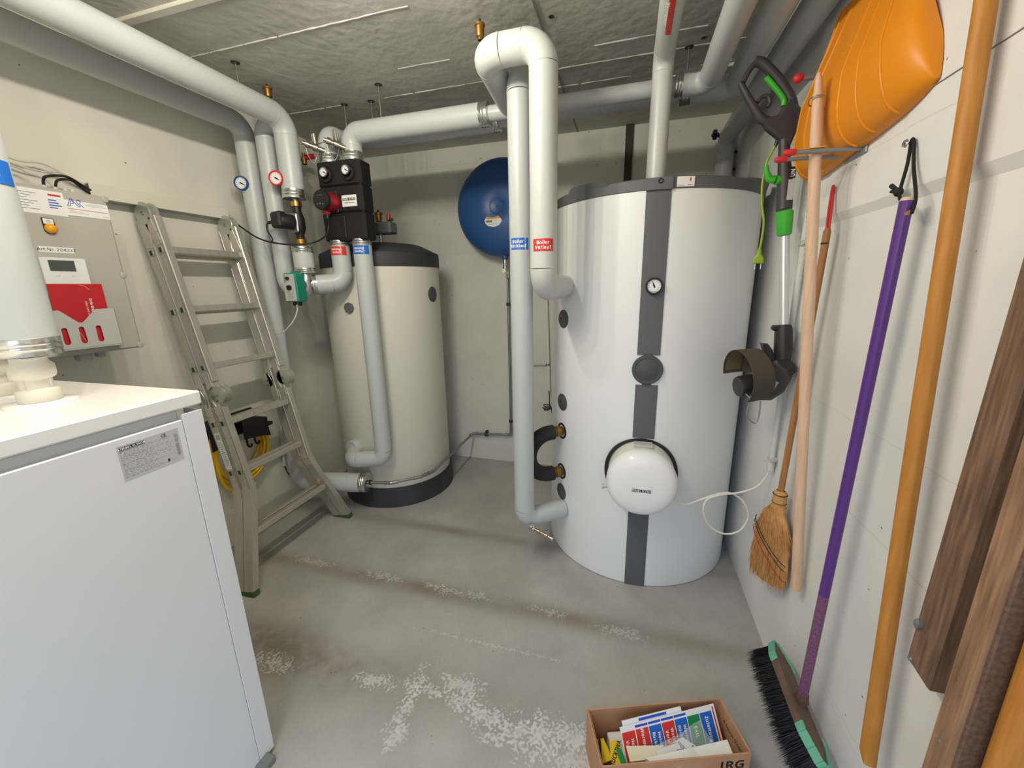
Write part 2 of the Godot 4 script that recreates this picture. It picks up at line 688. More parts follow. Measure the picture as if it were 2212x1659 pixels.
	mat("dark_bar", c8(50, 40, 36), 0.6)
	mat("wall_duct", c8(222, 219, 206), 0.55)
	mat("duct_grey", c8(172, 176, 178), 0.5)
	mat("conduit", c8(206, 210, 208), 0.45)
	mat("yellow_card", c8(238, 204, 30), 0.55)
	for w in [["wood_pale", 61, c8(206, 168, 138), c8(230, 198, 170), 1.1], ["wood_orange", 63, c8(168, 108, 36), c8(204, 142, 62), 1.2], ["wood_broom", 65, c8(148, 98, 56), c8(186, 134, 84), 1.2], ["wood_grey", 67, c8(84, 62, 46), c8(146, 114, 88), 1.0], ["wood_beam", 69, c8(112, 84, 62), c8(178, 138, 104), 1.0], ["wood_board", 71, c8(84, 64, 54), c8(124, 98, 84), 1.0]]:
		m = mat(w[0], Color.WHITE, 0.55)
		m.albedo_texture = noise_tex(512, 0.018, w[1], w[2], w[3], 5)
		tri_map(m, Vector3(9, 0.6, 9))
	M["wood_board"].uv1_scale = Vector3(9, 9, 1.0)
	m = mat("purple", Color.WHITE, 0.28)
	m.albedo_texture = noise_tex(512, 0.03, 81, c8(84, 44, 122), c8(92, 52, 134), 5)
	tri_map(m, Vector3(5, 2.5, 5))
	m = mat("purple_worn", Color.WHITE, 0.4)
	var wt := noise_tex(512, 0.045, 83, c8(84, 46, 118), c8(168, 118, 92), 5, 0.62)
	m.albedo_texture = wt
	tri_map(m, Vector3(7, 4, 7))
	m = mat("straw", Color.WHITE, 0.7)
	m.albedo_texture = noise_tex(512, 0.03, 85, c8(160, 110, 60), c8(232, 182, 116), 4)
	tri_map(m, Vector3(30, 2.0, 30))
	mat("straw_dark", c8(176, 120, 62), 0.75)
	m = mat("carton", Color.WHITE, 0.8)
	m.albedo_texture = noise_tex(256, 0.01, 87, c8(178, 132, 96), c8(194, 148, 112), 3)
	tri_map(m, Vector3(4, 4, 4))
	m = mat("bag", Color(0.92, 0.96, 0.96, 0.22), 0.12)
	m.transparency = BaseMaterial3D.TRANSPARENCY_ALPHA
	m = mat("plate_print", Color.WHITE, 0.35)
	m.albedo_texture = _plate_texture()
	m = mat("lamp_glow", Color(1, 0.98, 0.94), 0.4)
	m.emission_enabled = true
	m.emission = Color(1.0, 0.96, 0.88)
	m.emission_energy_multiplier = 2.0
	mat("lamp_body", c8(230, 230, 228), 0.5)

# rows of tiny illegible print on a silver data plate
func _plate_texture() -> ImageTexture:
	var im := Image.create(512, 448, false, Image.FORMAT_RGB8)
	im.fill(Color8(196, 197, 199))
	var rng := RandomNumberGenerator.new()
	rng.seed = 44
	var dark := Color8(96, 96, 100)
	for row in 21:
		var y := 70 + row * 17
		var x := 14
		var stop := rng.randi_range(230, 430)
		while x < stop:
			var w := rng.randi_range(6, 26)
			im.fill_rect(Rect2i(x, y, w, 4), dark if rng.randf() < 0.75 else Color8(60, 60, 64))
			x += w + rng.randi_range(4, 24)
		if row % 5 == 4:
			im.fill_rect(Rect2i(8, y + 9, 440, 2), Color8(120, 120, 124))
	for k in 60:
		im.fill_rect(Rect2i(464, 70 + k * 5, 30, rng.randi_range(1, 4)), Color8(110, 110, 114))
	return ImageTexture.create_from_image(im)

func room() -> void:
	var T := 0.2
	var f := mb()
	# floor top carries the stain map, so it is one quad with its own UVs over a slab
	var a := Vector3(-2.4, 0, 0.8)
	f.quad(a, Vector3(0.8, 0, 0.8), Vector3(0.8, 0, -3.2), Vector3(-2.4, 0, -3.2))
	f.u[0] = Vector2(0, 3.95 / 2.8); f.u[1] = Vector2(1, 3.95 / 2.8); f.u[2] = Vector2(1, -0.05 / 2.8); f.u[3] = Vector2(0, -0.05 / 2.8)
	f.quad(Vector3(-2.4, -0.2, -3.2), Vector3(0.8, -0.2, -3.2), Vector3(0.8, -0.2, 0.8), Vector3(-2.4, -0.2, 0.8))
	f.quad(Vector3(-2.4, -0.2, 0.8), Vector3(0.8, -0.2, 0.8), Vector3(0.8, 0, 0.8), a)
	struct("floor", f, M.floor)
	struct("wall_left", mb().bx(Vector3(XL - T, 0, ZB - T), Vector3(XL, YC, ZF + T)), M.wall_left)
	struct("wall_back", mb().bx(Vector3(XL, 0, ZB - T), Vector3(XR, YC, ZB)), M.wall_back)
	var wr := struct("wall_right", mb().bx(Vector3(XR, 0, ZB - T), Vector3(XR + T, YC, ZF + T)), M.wall_right)
	part(wr, "crack_line", mb().bx(Vector3(0.6035, 1.8962, -1.86), Vector3(0.6062, 1.8978, ZF)), M.joint)
	# front wall with the open doorway that lets the daylight in
	var w := mb()
	w.bx(Vector3(XL, 0, ZF), Vector3(DOOR_L, YC, ZF + T))
	w.bx(Vector3(DOOR_R, 0, ZF), Vector3(XR, YC, ZF + T))
	w.bx(Vector3(DOOR_L, 2.1, ZF), Vector3(DOOR_R, YC, ZF + T))
	struct("wall_front", w, M.wall_right)
	var ce := struct("ceiling", mb().bx(Vector3(XL - T, YC, ZB - T), Vector3(XR + T, YC + 0.22, ZF + T)), M.ceiling)
	var rng := RandomNumberGenerator.new()
	rng.seed = 17
	for l in [[-1.62, -1.95, -1.05, 0.8], [-2.243, XL, 0.5, 0.92], [-2.43, -0.5, 0.45, 0.7], [-2.0, -1.6, -0.7, 0.3], [-1.78, -0.2, 0.4, 0.35], [-1.42, -1.2, 0.1, 0.25], [-2.62, -1.9, -0.6, 0.4], [-1.62, -0.3, 0.3, 0.3], [-2.1, -0.2, 0.35, 0.25]]:
		var x: float = l[1]
		while x < l[2]:
			var step := rng.randf_range(0.06, 0.28)
			if rng.randf() < l[3]:
				var m := mb()
				var up := []
				var dn := []
				var mid := []
				var n := 6
				for k in n + 1:
					var t := float(k) / n
					var wd := (0.0022 + rng.randf() * 0.003) * (0.4 if k == 0 or k == n else 1.0)
					var zz: float = l[0] + rng.randf_range(-0.0012, 0.0012)
					var xx := x + step * t
					up.append(Vector3(xx, YC, zz - wd)); dn.append(Vector3(xx, YC, zz + wd))
					mid.append(Vector3(xx, YC - 0.002 - rng.randf() * 0.003, zz))
				m.grid([up, mid, dn])
				part(ce, "formwork_ridge", m, M.plaster_ridge)
			x += step * rng.randf_range(0.95, 1.1)
	part(ce, "slab_joint", mb().bx(Vector3(-0.398, YC - 0.003, ZB), Vector3(-0.389, YC, ZF)), M.joint)
	for h in [[-0.345, -1.848], [0.262, -2.19]]:
		part(ce, "anchor_hole", mb().lathe([Vector2(0.012, -0.002), Vector2(0.016, 0.0)], Vector3(h[0], YC, h[1]), Vector3.DOWN, 12).lathe([Vector2(0, 0.001), Vector2(0.012, 0.0015)], Vector3(h[0], YC, h[1]), Vector3.DOWN, 12), M.alu_dark)
	# the upper part of the right wall stands proud by a hand's breadth of formwork, with a sloped lower edge
	var s := mb()
	s.prism([Vector2(0.62, 1.675), Vector2(0.62, YC), Vector2(0.606, YC), Vector2(0.606, 1.699)], Vector3(0, 0, -1.86), Vector3(1, 0, 0), Vector3(0, 1, 0), ZF + 1.86)
	struct("trim_1", s, M.wall_right)
	struct("trim_2", mb().bx(Vector3(DOOR_L - 0.05, 0, ZF + 0.02), Vector3(DOOR_L, 2.15, ZF + 0.12)).bx(Vector3(DOOR_R, 0, ZF + 0.02), Vector3(DOOR_R + 0.05, 2.15, ZF + 0.12)).bx(Vector3(DOOR_L, 2.1, ZF + 0.02), Vector3(DOOR_R, 2.15, ZF + 0.12)), M.duct_grey)

const DOOR_L := -0.75
const DOOR_R := 0.5

func lamp() -> void:
	var x := -0.85
	var t := thing("ceiling_lamp", "long white batten lamp on the ceiling above the camera side of the room", "lamp", Vector3(x, YC, -0.6))
	part(t, "housing", mb().bx(Vector3(x - 0.06, YC - 0.04, -1.22), Vector3(x + 0.06, YC, 0.02), 0.005), M.lamp_body)
	part(t, "diffuser", mb().bx(Vector3(x - 0.035, YC - 0.062, -1.2), Vector3(x + 0.035, YC - 0.04, 0.0), 0.008), M.lamp_glow)
	for k in 5:
		var l := OmniLight3D.new()
		l.name = numbered("lamp_light")
		l.position = Vector3(x, YC - 0.085, -1.14 + 0.27 * k)
		l.light_energy = LAMP_E
		l.light_color = Color(1.0, 0.965, 0.895)
		l.light_size = 0.02
		l.omni_range = 12.0
		l.omni_attenuation = 2.0
		l.shadow_enabled = true
		add_child(l, true)

const TC := Vector3(0.087, 0, -2.335)
const TR := 0.503
const CC := Vector3(-1.68, 0, -2.554)

func az(deg: float) -> Vector3:
	return Vector3(sin(deg_to_rad(deg)), 0, cos(deg_to_rad(deg)))

# straight runs and elbows as separate parts of one pipe
func pipe_parts(t: Node, pts: Array, r: float, rad: float, m: Material, seams := true) -> void:
	var cur: Vector3 = pts[0]
	for i in range(1, pts.size()):
		var p: Vector3 = pts[i]
		if i == pts.size() - 1:
			part(t, "pipe_section", mb().tube([cur, p], r, 28), m)
			break
		var arc := bend([pts[i - 1] if i == 1 else cur, p, p.lerp(pts[i + 1], 0.9)], rad, 10)
		part(t, "pipe_section", mb().tube([cur, arc[1]], r, 28), m)
		var e := mb()
		var ap := arc.slice(1, arc.size() - 1)
		e.tube(ap, r + 0.0007, 28)
		part(t, "elbow", e, m)
		if seams:
			var d: Vector3 = (ap[1] - ap[0]).normalized()
			e = mb().lathe([Vector2(r + 0.0004, -0.001), Vector2(r + 0.0012, 0.0), Vector2(r + 0.0004, 0.001)], ap[0], d, 28)
			var dd: Vector3 = (ap[-1] - ap[-2]).normalized()
			e.lathe([Vector2(r + 0.0004, -0.001), Vector2(r + 0.0012, 0.0), Vector2(r + 0.0004, 0.001)], ap[-1], dd, 28)
			part(t, "seam", e, m)
		cur = ap[-1]

func collar(t: Node, at: Vector3, axis: Vector3, r: float, w: float, close_in := 0.0) -> void:
	var h := w * 0.5
	var prof := [Vector2(r, -h), Vector2(r + 0.0012, -h + 0.001), Vector2(r + 0.0012, -h + w * 0.3), Vector2(r + 0.0026, -h + w * 0.36), Vector2(r + 0.0012, -h + w * 0.42), Vector2(r + 0.0012, h - w * 0.42), Vector2(r + 0.0026, h - w * 0.36), Vector2(r + 0.0012, h - w * 0.3), Vector2(r + 0.0012, h)]
	if close_in > 0.0:
		prof.append(Vector2(r, h + 0.0005))
		prof.append(Vector2(close_in, h + 0.002))
	part(t, "foil_collar", mb().lathe(prof, at, axis, 36), M.foil)

func vent(t: Node, b: Vector3, s := 1.0, wr := 1.35) -> void:
	part(t, "vent_body", mb().lathe([Vector2(0.008 * s * wr, 0), Vector2(0.008 * s * wr, 0.008 * s), Vector2(0.013 * s * wr, 0.011 * s), Vector2(0.014 * s * wr, 0.02 * s), Vector2(0.015 * s * wr, 0.045 * s), Vector2(0.0175 * s * wr, 0.047 * s), Vector2(0.0175 * s * wr, 0.054 * s), Vector2(0.008 * s * wr, 0.06 * s), Vector2(0, 0.06 * s)], b, Vector3.UP, 18), M.brass_dull)
	part(t, "vent_cap", mb().lathe([Vector2(0.005 * s, 0.057 * s), Vector2(0.005 * s, 0.072 * s), Vector2(0, 0.073 * s)], b, Vector3.UP, 12), M.black)

func gauge(t: Node, c: Vector3, axis: Vector3, r: float, bezel: Material, needle_deg := 130.0, deep := 0.012) -> void:
	var y := axis.normalized()
	var ex := Vector3.UP.cross(y).normalized()
	var ey := y.cross(ex)
	var g := part(t, "gauge_case", mb().lathe([Vector2(r * 0.85, -deep), Vector2(r, -deep * 0.4), Vector2(r, 0.003), Vector2(r * 0.95, 0.006), Vector2(r * 0.8, 0.006), Vector2(r * 0.77, 0.0)], c, y, 32), bezel)
	part(g, "dial", mb().lathe([Vector2(r * 0.78, 0.0005), Vector2(0, 0.0006)], c, y, 32), M.dial)
	var tk := mb()
	for k in 11:
		var a := deg_to_rad(-135.0 + 27.0 * k)
		var d := ex * sin(a) + ey * cos(a)
		tk.bar(c + d * r * 0.55 + y * 0.001, c + d * r * 0.68 + y * 0.001, y, 0.0006, r * 0.04)
	part(g, "tick_marks", tk, M.black_print)
	var nd := deg_to_rad(needle_deg)
	var dn := ex * sin(nd) + ey * cos(nd)
	var q := dn.cross(y)
	var w := r * 0.075
	part(g, "needle", mb().prism([Vector2(-w, -r * 0.2), Vector2(w, -r * 0.2), Vector2(w * 1.3, 0.1 * r), Vector2(0.15 * w, r * 0.6), Vector2(-0.15 * w, r * 0.6), Vector2(-w * 1.3, 0.1 * r)], c + y * 0.0015, q, dn, 0.001), M.black_print)

func big_tank() -> void:
	var t := thing("water_tank", "large round white buffer tank with a dark grey vertical strip in the right back corner", "tank", TC)
	part(t, "jacket", mb().lathe([Vector2(TR - 0.01, 0.0), Vector2(TR, 0.004), Vector2(TR, 1.872)], TC, Vector3.UP, 96), M.jacket)
	part(t, "lid", mb().lathe([Vector2(TR + 0.001, 1.864), Vector2(TR + 0.005, 1.866), Vector2(TR + 0.006, 1.905), Vector2(TR - 0.004, 1.911), Vector2(0.3, 1.914), Vector2(0.0, 1.915)], TC, Vector3.UP, 96), M.lid_grey)
	# two corners of the vinyl lid that have come up
	for f in [[-48.0, -22.0, 0.022], [44.0, 82.0, 0.02]]:
		var rows := []
		for i in 5:
			var row := PackedVector3Array()
			for j in 13:
				var s := j / 12.0
				var a: float = lerpf(f[0], f[1], s)
				var k := i / 4.0
				var lift: float = f[2] * sin(PI * s) * k
				if f[0] < 0:
					lift = f[2] * pow(1.0 - s, 0.6) * k * (1.0 if s > 0.0 else 0.8)
				else:
					lift = f[2] * pow(s, 0.6) * k
				row.append(TC + az(a) * (TR + 0.0065 - 0.012 * k + 0.02 * k * absf(sin(PI * s * 0.5))) + Vector3.UP * (1.899 + 0.012 * k + lift))
			rows.append(row)
		var m := mb().grid(rows)
		part(t, "lid_flap", m, M.lid_grey)
	# grey cover strip
	var a0 := deg_to_rad(1.14 - 5.45)
	var a1 := deg_to_rad(1.14 + 5.45)
	for s in [[0.0, 0.418], [0.802, 1.056], [1.192, 1.866]]:
		part(t, "cover_strip", shell(TC, TR, 0.004, s[0], s[1], a0, a1, 8), M.strip_grey)
	part(t, "strip_clip", shell(TC, TR, 0.014, 1.862, 1.907, a0 - 0.004, a1 + 0.004, 8), M.lid_grey)
	var bn := az(1.6)
	part(t, "bolt", mb().lathe([Vector2(0.011, 0.0), Vector2(0.011, 0.002), Vector2(0.007, 0.0025), Vector2(0.0065, -0.006), Vector2(0, -0.006)], TC + bn * (TR + 0.0145) + Vector3.UP * 1.893, bn, 6), M.soft_black)
	var cn := az(1.0)
	var cp := TC + cn * TR + Vector3.UP * 1.127
	var cap := part(t, "flange_cap", mb().lathe([Vector2(0.066, -0.004), Vector2(0.066, 0.008), Vector2(0.062, 0.012), Vector2(0.053, 0.012), Vector2(0.051, 0.009), Vector2(0.047, 0.009), Vector2(0.044, 0.011), Vector2(0, 0.0125)], cp, cn, 48), M.rosette)
	part(cap, "cap_neck", shell(TC, TR, 0.005, 1.05, 1.075, a0 * 0.4 + 0.011, a1 * 0.4 + 0.011, 4), M.rosette)
	part(cap, "cap_neck", shell(TC, TR, 0.005, 1.183, 1.2, a0 * 0.4 + 0.011, a1 * 0.4 + 0.011, 4), M.rosette)
	gauge(t, TC + az(1.6) * (TR + 0.016) + Vector3.UP * 1.488, az(1.6), 0.035, M.black, -22.0)
	part(t, "thermometer_print", flat_text("STIEBEL ELTRON", 0.0035, true, TC + az(1.6) * (TR + 0.0172) + Vector3.UP * 1.466, Vector3(1, 0, 0), Vector3.UP, 0.0004), M.grey_print)
	for y in [1.333, 0.894, 0.37]:
		var d := az(-52.4)
		var p: Vector3 = TC + d * TR + Vector3.UP * y
		part(t, "port_rosette", mb().lathe([Vector2(0.046, -0.004), Vector2(0.046, 0.003), Vector2(0.04, 0.007), Vector2(0.02, 0.009), Vector2(0.019, 0.012), Vector2(0.011, 0.012), Vector2(0.01, -0.01), Vector2(0, -0.01)], p, d, 32), M.rosette)
	var st := part(t, "sticker", shell(TC, TR + 0.006, 0.0008, 1.869, 1.906, deg_to_rad(8.6), deg_to_rad(16.2), 6), M.paper)
	part(st, "sticker_mark", shell(TC, TR + 0.0069, 0.0004, 1.888, 1.901, deg_to_rad(14.1), deg_to_rad(14.6), 2), M.red_print)
	part(st, "sticker_print", shell(TC, TR + 0.0069, 0.0004, 1.8735, 1.8755, deg_to_rad(9.2), deg_to_rad(11.8), 3), M.grey_print)
	part(st, "sticker_print", shell(TC, TR + 0.0069, 0.0004, 1.8735, 1.8755, deg_to_rad(13.2), deg_to_rad(14.9), 3), M.grey_print)
	# immersion heater
	var hc := Vector3(0.094, 0.64, 0)
	var h := thing("immersion_heater", "white domed electric heater drum on the front of the large white tank", "heater", Vector3(0.094, 0.49, -1.83))
	part(h, "black_ring", mb().lathe([Vector2(0.166, -0.012), Vector2(0.166, 0.008), Vector2(0.15, 0.01), Vector2(0.15, -0.012)], hc + Vector3(-0.001, -0.006, -1.835), Vector3.BACK, 64), M.black)
	part(h, "drum", mb().lathe([Vector2(0.148, -0.02), Vector2(0.148, 0.13)], hc + Vector3(0, 0, -1.84), Vector3.BACK, 64), M.enamel_cream)
	part(h, "dome_cover", mb().lathe([Vector2(0.149, -0.002), Vector2(0.152, 0.0), Vector2(0.1525, 0.012), Vector2(0.151, 0.026), Vector2(0.146, 0.04), Vector2(0.136, 0.052), Vector2(0.122, 0.06), Vector2(0.1, 0.0655), Vector2(0.06, 0.0685), Vector2(0.0, 0.0695)], hc + Vector3(0, 0, -1.722), Vector3.BACK, 72), M.enamel)
	part(h, "bracket", mb().box(hc + Vector3(0.002, 0.152, -1.775), Vector3(0.082, 0.012, 0.05), 0.003), M.cab_light)
	part(h, "screw", mb().lathe([Vector2(0.0045, 0), Vector2(0.0045, 0.002), Vector2(0, 0.003)], hc + Vector3(0, 0.1455, -1.695), Vector3(0, 0.8, 0.6), 10), M.screw)
	part(h, "cable_gland", mb().lathe([Vector2(0.009, 0), Vector2(0.009, 0.018), Vector2(0.012, 0.019), Vector2(0.012, 0.026), Vector2(0, 0.027)], hc + Vector3(-0.145, -0.045, -1.725), Vector3(-1, -0.2, 0), 12), M.cab_light)
	var lg := part(h, "logo_plate", mb().box(Vector3(0.0945, 0.626, -1.6525), Vector3(0.079, 0.0125, 0.002)), M.black_print)
	part(lg, "lettering", flat_text("STIEBEL ELTRON", 0.0085, true, Vector3(0.0945, 0.626, -1.6514), Vector3(1, 0, 0), Vector3.UP, 0.0006, 1.0), M.white_print)
	# foam covered return bend between two ports
	var b := thing("foam_bend", "dark grey foam covered U bend between two brass fittings on the tank side", "pipe bend", TC + az(-52.5) * 0.6 + Vector3.UP * 0.45)
	var fd := az(-52.5)
	var p1 := TC + fd * TR + Vector3.UP * 0.732
	var p2 := TC + fd * TR + Vector3.UP * 0.494
	var foam := [p1 + fd * 0.055, p1 + fd * 0.07]
	for k in 15:
		var a := PI * k / 14.0
		foam.append((p1 + p2) * 0.5 + fd * (0.075 + 0.121 * sin(a)) + Vector3.UP * 0.119 * cos(a))
	foam.append(p2 + fd * 0.055)
	part(b, "foam_sleeve", mb().tube(foam, 0.04, 24), M.soft_black)
	for p in [p1, p2]:
		part(b, "port_ring", mb().lathe([Vector2(0.044, -0.004), Vector2(0.044, 0.003), Vector2(0.034, 0.004), Vector2(0.033, -0.02)], p, fd, 32), M.black)
		part(b, "brass_fitting", mb().lathe([Vector2(0.026, -0.01), Vector2(0.026, 0.018), Vector2(0.031, 0.02), Vector2(0.031, 0.04), Vector2(0.027, 0.042), Vector2(0.027, 0.066)], p, fd, 8), M.brass_dull)

func cream_tank() -> void:
	var t := thing("water_tank", "narrower cream tank with a black lid and black base behind the ladder", "tank", CC)
	part(t, "body", mb().lathe([Vector2(0.385, 0.12), Vector2(0.39, 0.13), Vector2(0.39, 1.636), Vector2(0.386, 1.64)], CC, Vector3.UP, 96), M.cream)
	part(t, "base_ring", mb().lathe([Vector2(0.408, 0.0), Vector2(0.408, 0.136), Vector2(0.404, 0.142), Vector2(0.388, 0.144)], CC, Vector3.UP, 96), M.anthracite)
	part(t, "lid", mb().lathe([Vector2(0.388, 1.634), Vector2(0.397, 1.637), Vector2(0.398, 1.715), Vector2(0.392, 1.727), Vector2(0.29, 1.776), Vector2(0.265, 1.785), Vector2(0.23, 1.79), Vector2(0, 1.792)], CC, Vector3.UP, 96), M.anthracite)
	var d := az(-0.5)
	part(t, "hex_plug", mb().lathe([Vector2(0.034, -0.004), Vector2(0.034, 0.012), Vector2(0.031, 0.015), Vector2(0, 0.015)], CC + d * 0.39 + Vector3.UP * 1.386, d, 8), M.lid_grey)
	d = az(87.0)
	part(t, "round_plug", mb().lathe([Vector2(0.052, -0.01), Vector2(0.052, 0.002), Vector2(0.049, 0.004), Vector2(0, 0.004)], CC + d * 0.39 + Vector3.UP * 1.455, d, 40), M.rosette)
	part(t, "jacket_seam", shell(CC, 0.39, 0.0012, 0.15, 1.63, deg_to_rad(11.0), deg_to_rad(11.5), 2), M.cream)
	# safety group standing on the lid
	var g := thing("safety_group", "small grey valve box with two brass fittings standing on the cream tank lid", "valve group", Vector3(-1.58, 1.79, -2.45))
	part(g, "pole", mb().tube([Vector3(-1.6, 1.785, -2.45), Vector3(-1.6, 1.85, -2.45)], 0.015, 16), M.steel)
	part(g, "box", mb().box(Vector3(-1.575, 1.884, -2.45), Vector3(0.16, 0.072, 0.09), 0.008), M.lid_grey)
	vent(g, Vector3(-1.602, 1.918, -2.45), 1.15)
	part(g, "relief_valve", mb().lathe([Vector2(0.008, 0), Vector2(0.008, 0.012), Vector2(0.013, 0.014), Vector2(0.013, 0.03), Vector2(0.0, 0.031)], Vector3(-1.532, 1.918, -2.45), Vector3(0.12, 1, 0), 12), M.brass_dull)
	part(g, "relief_outlet", mb().tube([Vector3(-1.53, 1.932, -2.45), Vector3(-1.495, 1.934, -2.44)], 0.01, 12), M.brass_dull)
	part(g, "red_cap", mb().lathe([Vector2(0.014, 0.03), Vector2(0.014, 0.048), Vector2(0.01, 0.05), Vector2(0, 0.05)], Vector3(-1.532, 1.918, -2.45), Vector3(0.12, 1, 0), 12), M.cap_red)

func pipe_sticker(t: Node, c: Vector3, r: float, y0: float, y1: float, ang: float, half: float, m: Material, lines: Array, h: float, gap: float, wide := 1.0, white_bar := 0.0) -> void:
	var s := part(t, "sticker", shell(c, r, 0.0009, y0, y1, deg_to_rad(ang - half), deg_to_rad(ang + half), 14), m)
	if white_bar != 0.0:
		part(s, "sticker_line", shell(c, r + 0.0009, 0.0004, y0, y1, deg_to_rad(ang + white_bar), deg_to_rad(ang + white_bar + 2.0), 2), M.white_print)
	for i in lines.size():
		var y: float = (y0 + y1) * 0.5 + (lines.size() - 1) * gap * 0.5 - i * gap
		part(s, "lettering", pipe_text(lines[i], h, Vector3(c.x, y, c.z), r + 0.0012, deg_to_rad(ang - (8.0 if white_bar != 0.0 else 0.0)), wide), M.white_print)

func pipes() -> void:
	var v := thing("boiler_flow_pipe", "thick grey insulated pipe with red sticker, bent at top and entering the large tank high", "pipe", Vector3(-0.341, 1.38, -1.67))
	pipe_parts(v, [Vector3(-0.59, 2.345, -2.07), Vector3(-0.57, 2.357, -1.67), Vector3(-0.341, 2.357, -1.67), Vector3(-0.341, 1.492, -1.67), Vector3(-0.3, 1.492, -2.015)], 0.0545, 0.075, M.pvc_warm)
	pipe_sticker(v, Vector3(-0.341, 0, -1.67), 0.0548, 1.632, 1.678, 9.0, 44.0, M.red_label, ["Boiler", "Vorlauf"], 0.0135, 0.018)
	vent(v, Vector3(-0.587, 2.407, -1.68), 0.95, 1.2)
	var r := thing("boiler_return_pipe", "grey insulated pipe with blue sticker running down to the bottom of the large tank", "pipe", Vector3(-0.474, 0.25, -1.82))
	pipe_parts(r, [Vector3(-0.474, 2.335, -2.06), Vector3(-0.474, 2.345, -1.82), Vector3(-0.474, 0.3, -1.82), Vector3(-0.305, 0.282, -2.0)], 0.0515, 0.07, M.pvc)
	pipe_sticker(r, Vector3(-0.474, 0, -1.82), 0.0518, 1.655, 1.703, 6.0, 46.0, M.blue_label, ["Boiler", "Rücklauf"], 0.0135, 0.018, 1.0, 27.0)
	var dv := thing("drain_valve", "small chrome drain cock at the bottom elbow of the blue-labelled boiler pipe", "valve", Vector3(-0.4, 0.27, -1.78))
	var a := Vector3(-0.425, 0.281, -1.775)
	var dd := (Vector3(-0.31, 0.262, -1.735) - a).normalized()
	part(dv, "flange", mb().lathe([Vector2(0.02, -0.006), Vector2(0.02, 0.006), Vector2(0.013, 0.009), Vector2(0.011, 0.018)], a, dd, 20), M.chrome)
	part(dv, "body", mb().lathe([Vector2(0.009, 0.01), Vector2(0.009, 0.035), Vector2(0.013, 0.037), Vector2(0.013, 0.05), Vector2(0.009, 0.053), Vector2(0.009, 0.07), Vector2(0.013, 0.073), Vector2(0.013, 0.095), Vector2(0.008, 0.098), Vector2(0.008, 0.112), Vector2(0.011, 0.113), Vector2(0.011, 0.125), Vector2(0, 0.126)], a, dd, 16), M.nickel)
	part(dv, "knob", mb().lathe([Vector2(0.005, 0.0), Vector2(0.005, 0.016), Vector2(0.009, 0.018), Vector2(0.009, 0.03), Vector2(0, 0.031)], a + dd * 0.084, Vector3(0.2, 1, -0.1), 10), M.chrome)
	part(dv, "cap_chain", mb().tube(spline([a + dd * 0.11 + Vector3(0, 0.012, 0), a + dd * 0.085 + Vector3(0, 0.03, 0.012), a + dd * 0.05 + Vector3(0, 0.01, 0.012)], 6), 0.0016, 6), M.steel)

	# flow and return along the back, each changing from thick to thin insulation
	var f := thing("heating_flow_pipe", "front one of the two grey pipes running under the ceiling along the back wall", "pipe", Vector3(-1.498, 2.19, -2.1))
	pipe_parts(f, [Vector3(-1.498, 2.185, -2.1), Vector3(-1.498, 2.322, -2.1), Vector3(-0.71, 2.322, -2.1)], 0.0535, 0.06, M.pvc)
	pipe_parts(f, [Vector3(-0.71, 2.322, -2.1), Vector3(0.155, 2.325, -2.1)], 0.035, 0.06, M.pvc)
	pipe_parts(f, [Vector3(0.155, 2.325, -2.1), Vector3(0.285, 2.325, -2.1), Vector3(0.285, 2.325, ZF - 0.005)], 0.046, 0.06, M.pvc)
	collar(f, Vector3(-0.722, 2.322, -2.1), Vector3.RIGHT, 0.0535, 0.044, 0.036)
	collar(f, Vector3(0.165, 2.325, -2.1), Vector3.LEFT, 0.046, 0.03, 0.036)
	collar(f, Vector3(-1.498, 2.208, -2.1), Vector3.UP, 0.0535, 0.042)
	var g := thing("heating_return_pipe", "rear and lower-looking one of the two grey pipes along the back wall under the ceiling", "pipe", Vector3(-1.65, 2.19, -2.1))
	pipe_parts(g, [Vector3(-1.65, 2.185, -2.1), Vector3(-1.65, 2.335, -2.1), Vector3(-1.65, 2.34, -2.25), Vector3(-0.7, 2.345, -2.25)], 0.0525, 0.06, M.pvc)
	pipe_parts(g, [Vector3(-0.7, 2.345, -2.25), Vector3(0.19, 2.348, -2.25)], 0.038, 0.06, M.pvc)
	pipe_parts(g, [Vector3(0.19, 2.348, -2.25), Vector3(0.416, 2.35, -2.25), Vector3(0.416, 2.35, ZF - 0.005)], 0.05, 0.06, M.pvc)
	collar(g, Vector3(-0.71, 2.345, -2.25), Vector3.RIGHT, 0.0525, 0.034, 0.038)
	collar(g, Vector3(0.205, 2.348, -2.25), Vector3.LEFT, 0.05, 0.046, 0.038)
	collar(g, Vector3(-1.65, 2.208, -2.1), Vector3.UP, 0.0525, 0.042)

	var d := thing("hot_water_pipe", "grey pipe rising from the lid of the large tank to the ceiling with red sticker", "pipe", Vector3(0.09, 1.915, -2.0))
	pipe_parts(d, [Vector3(0.088, 1.912, -2.0), Vector3(0.092, 2.4, -2.0), Vector3(0.097, 2.4, ZF - 0.005)], 0.0405, 0.06, M.pvc_warm)
	# its red sticker lies along the run: part turn about the pipe
	var sm := mb()
	sm.lathe([Vector2(0.0407, -1.77), Vector2(0.0413, -1.77), Vector2(0.0413, -1.5), Vector2(0.0407, -1.5)], Vector3(0.0955, 2.4, 0), Vector3.BACK, 14, deg_to_rad(112.0), deg_to_rad(186.0), Vector3.UP)
	var sk := part(d, "sticker", sm, M.red_label)
	var la := deg_to_rad(152.0)
	part(sk, "lettering", text_mb("Warmwasser", 0.015, true, func(p: Vector3) -> Vector3:
		var q := la + p.y / 0.0413
		return Vector3(0.0955 - sin(q) * (0.0416 + p.z), 2.4 + cos(q) * (0.0416 + p.z), -1.66 - p.x)), M.white_print)

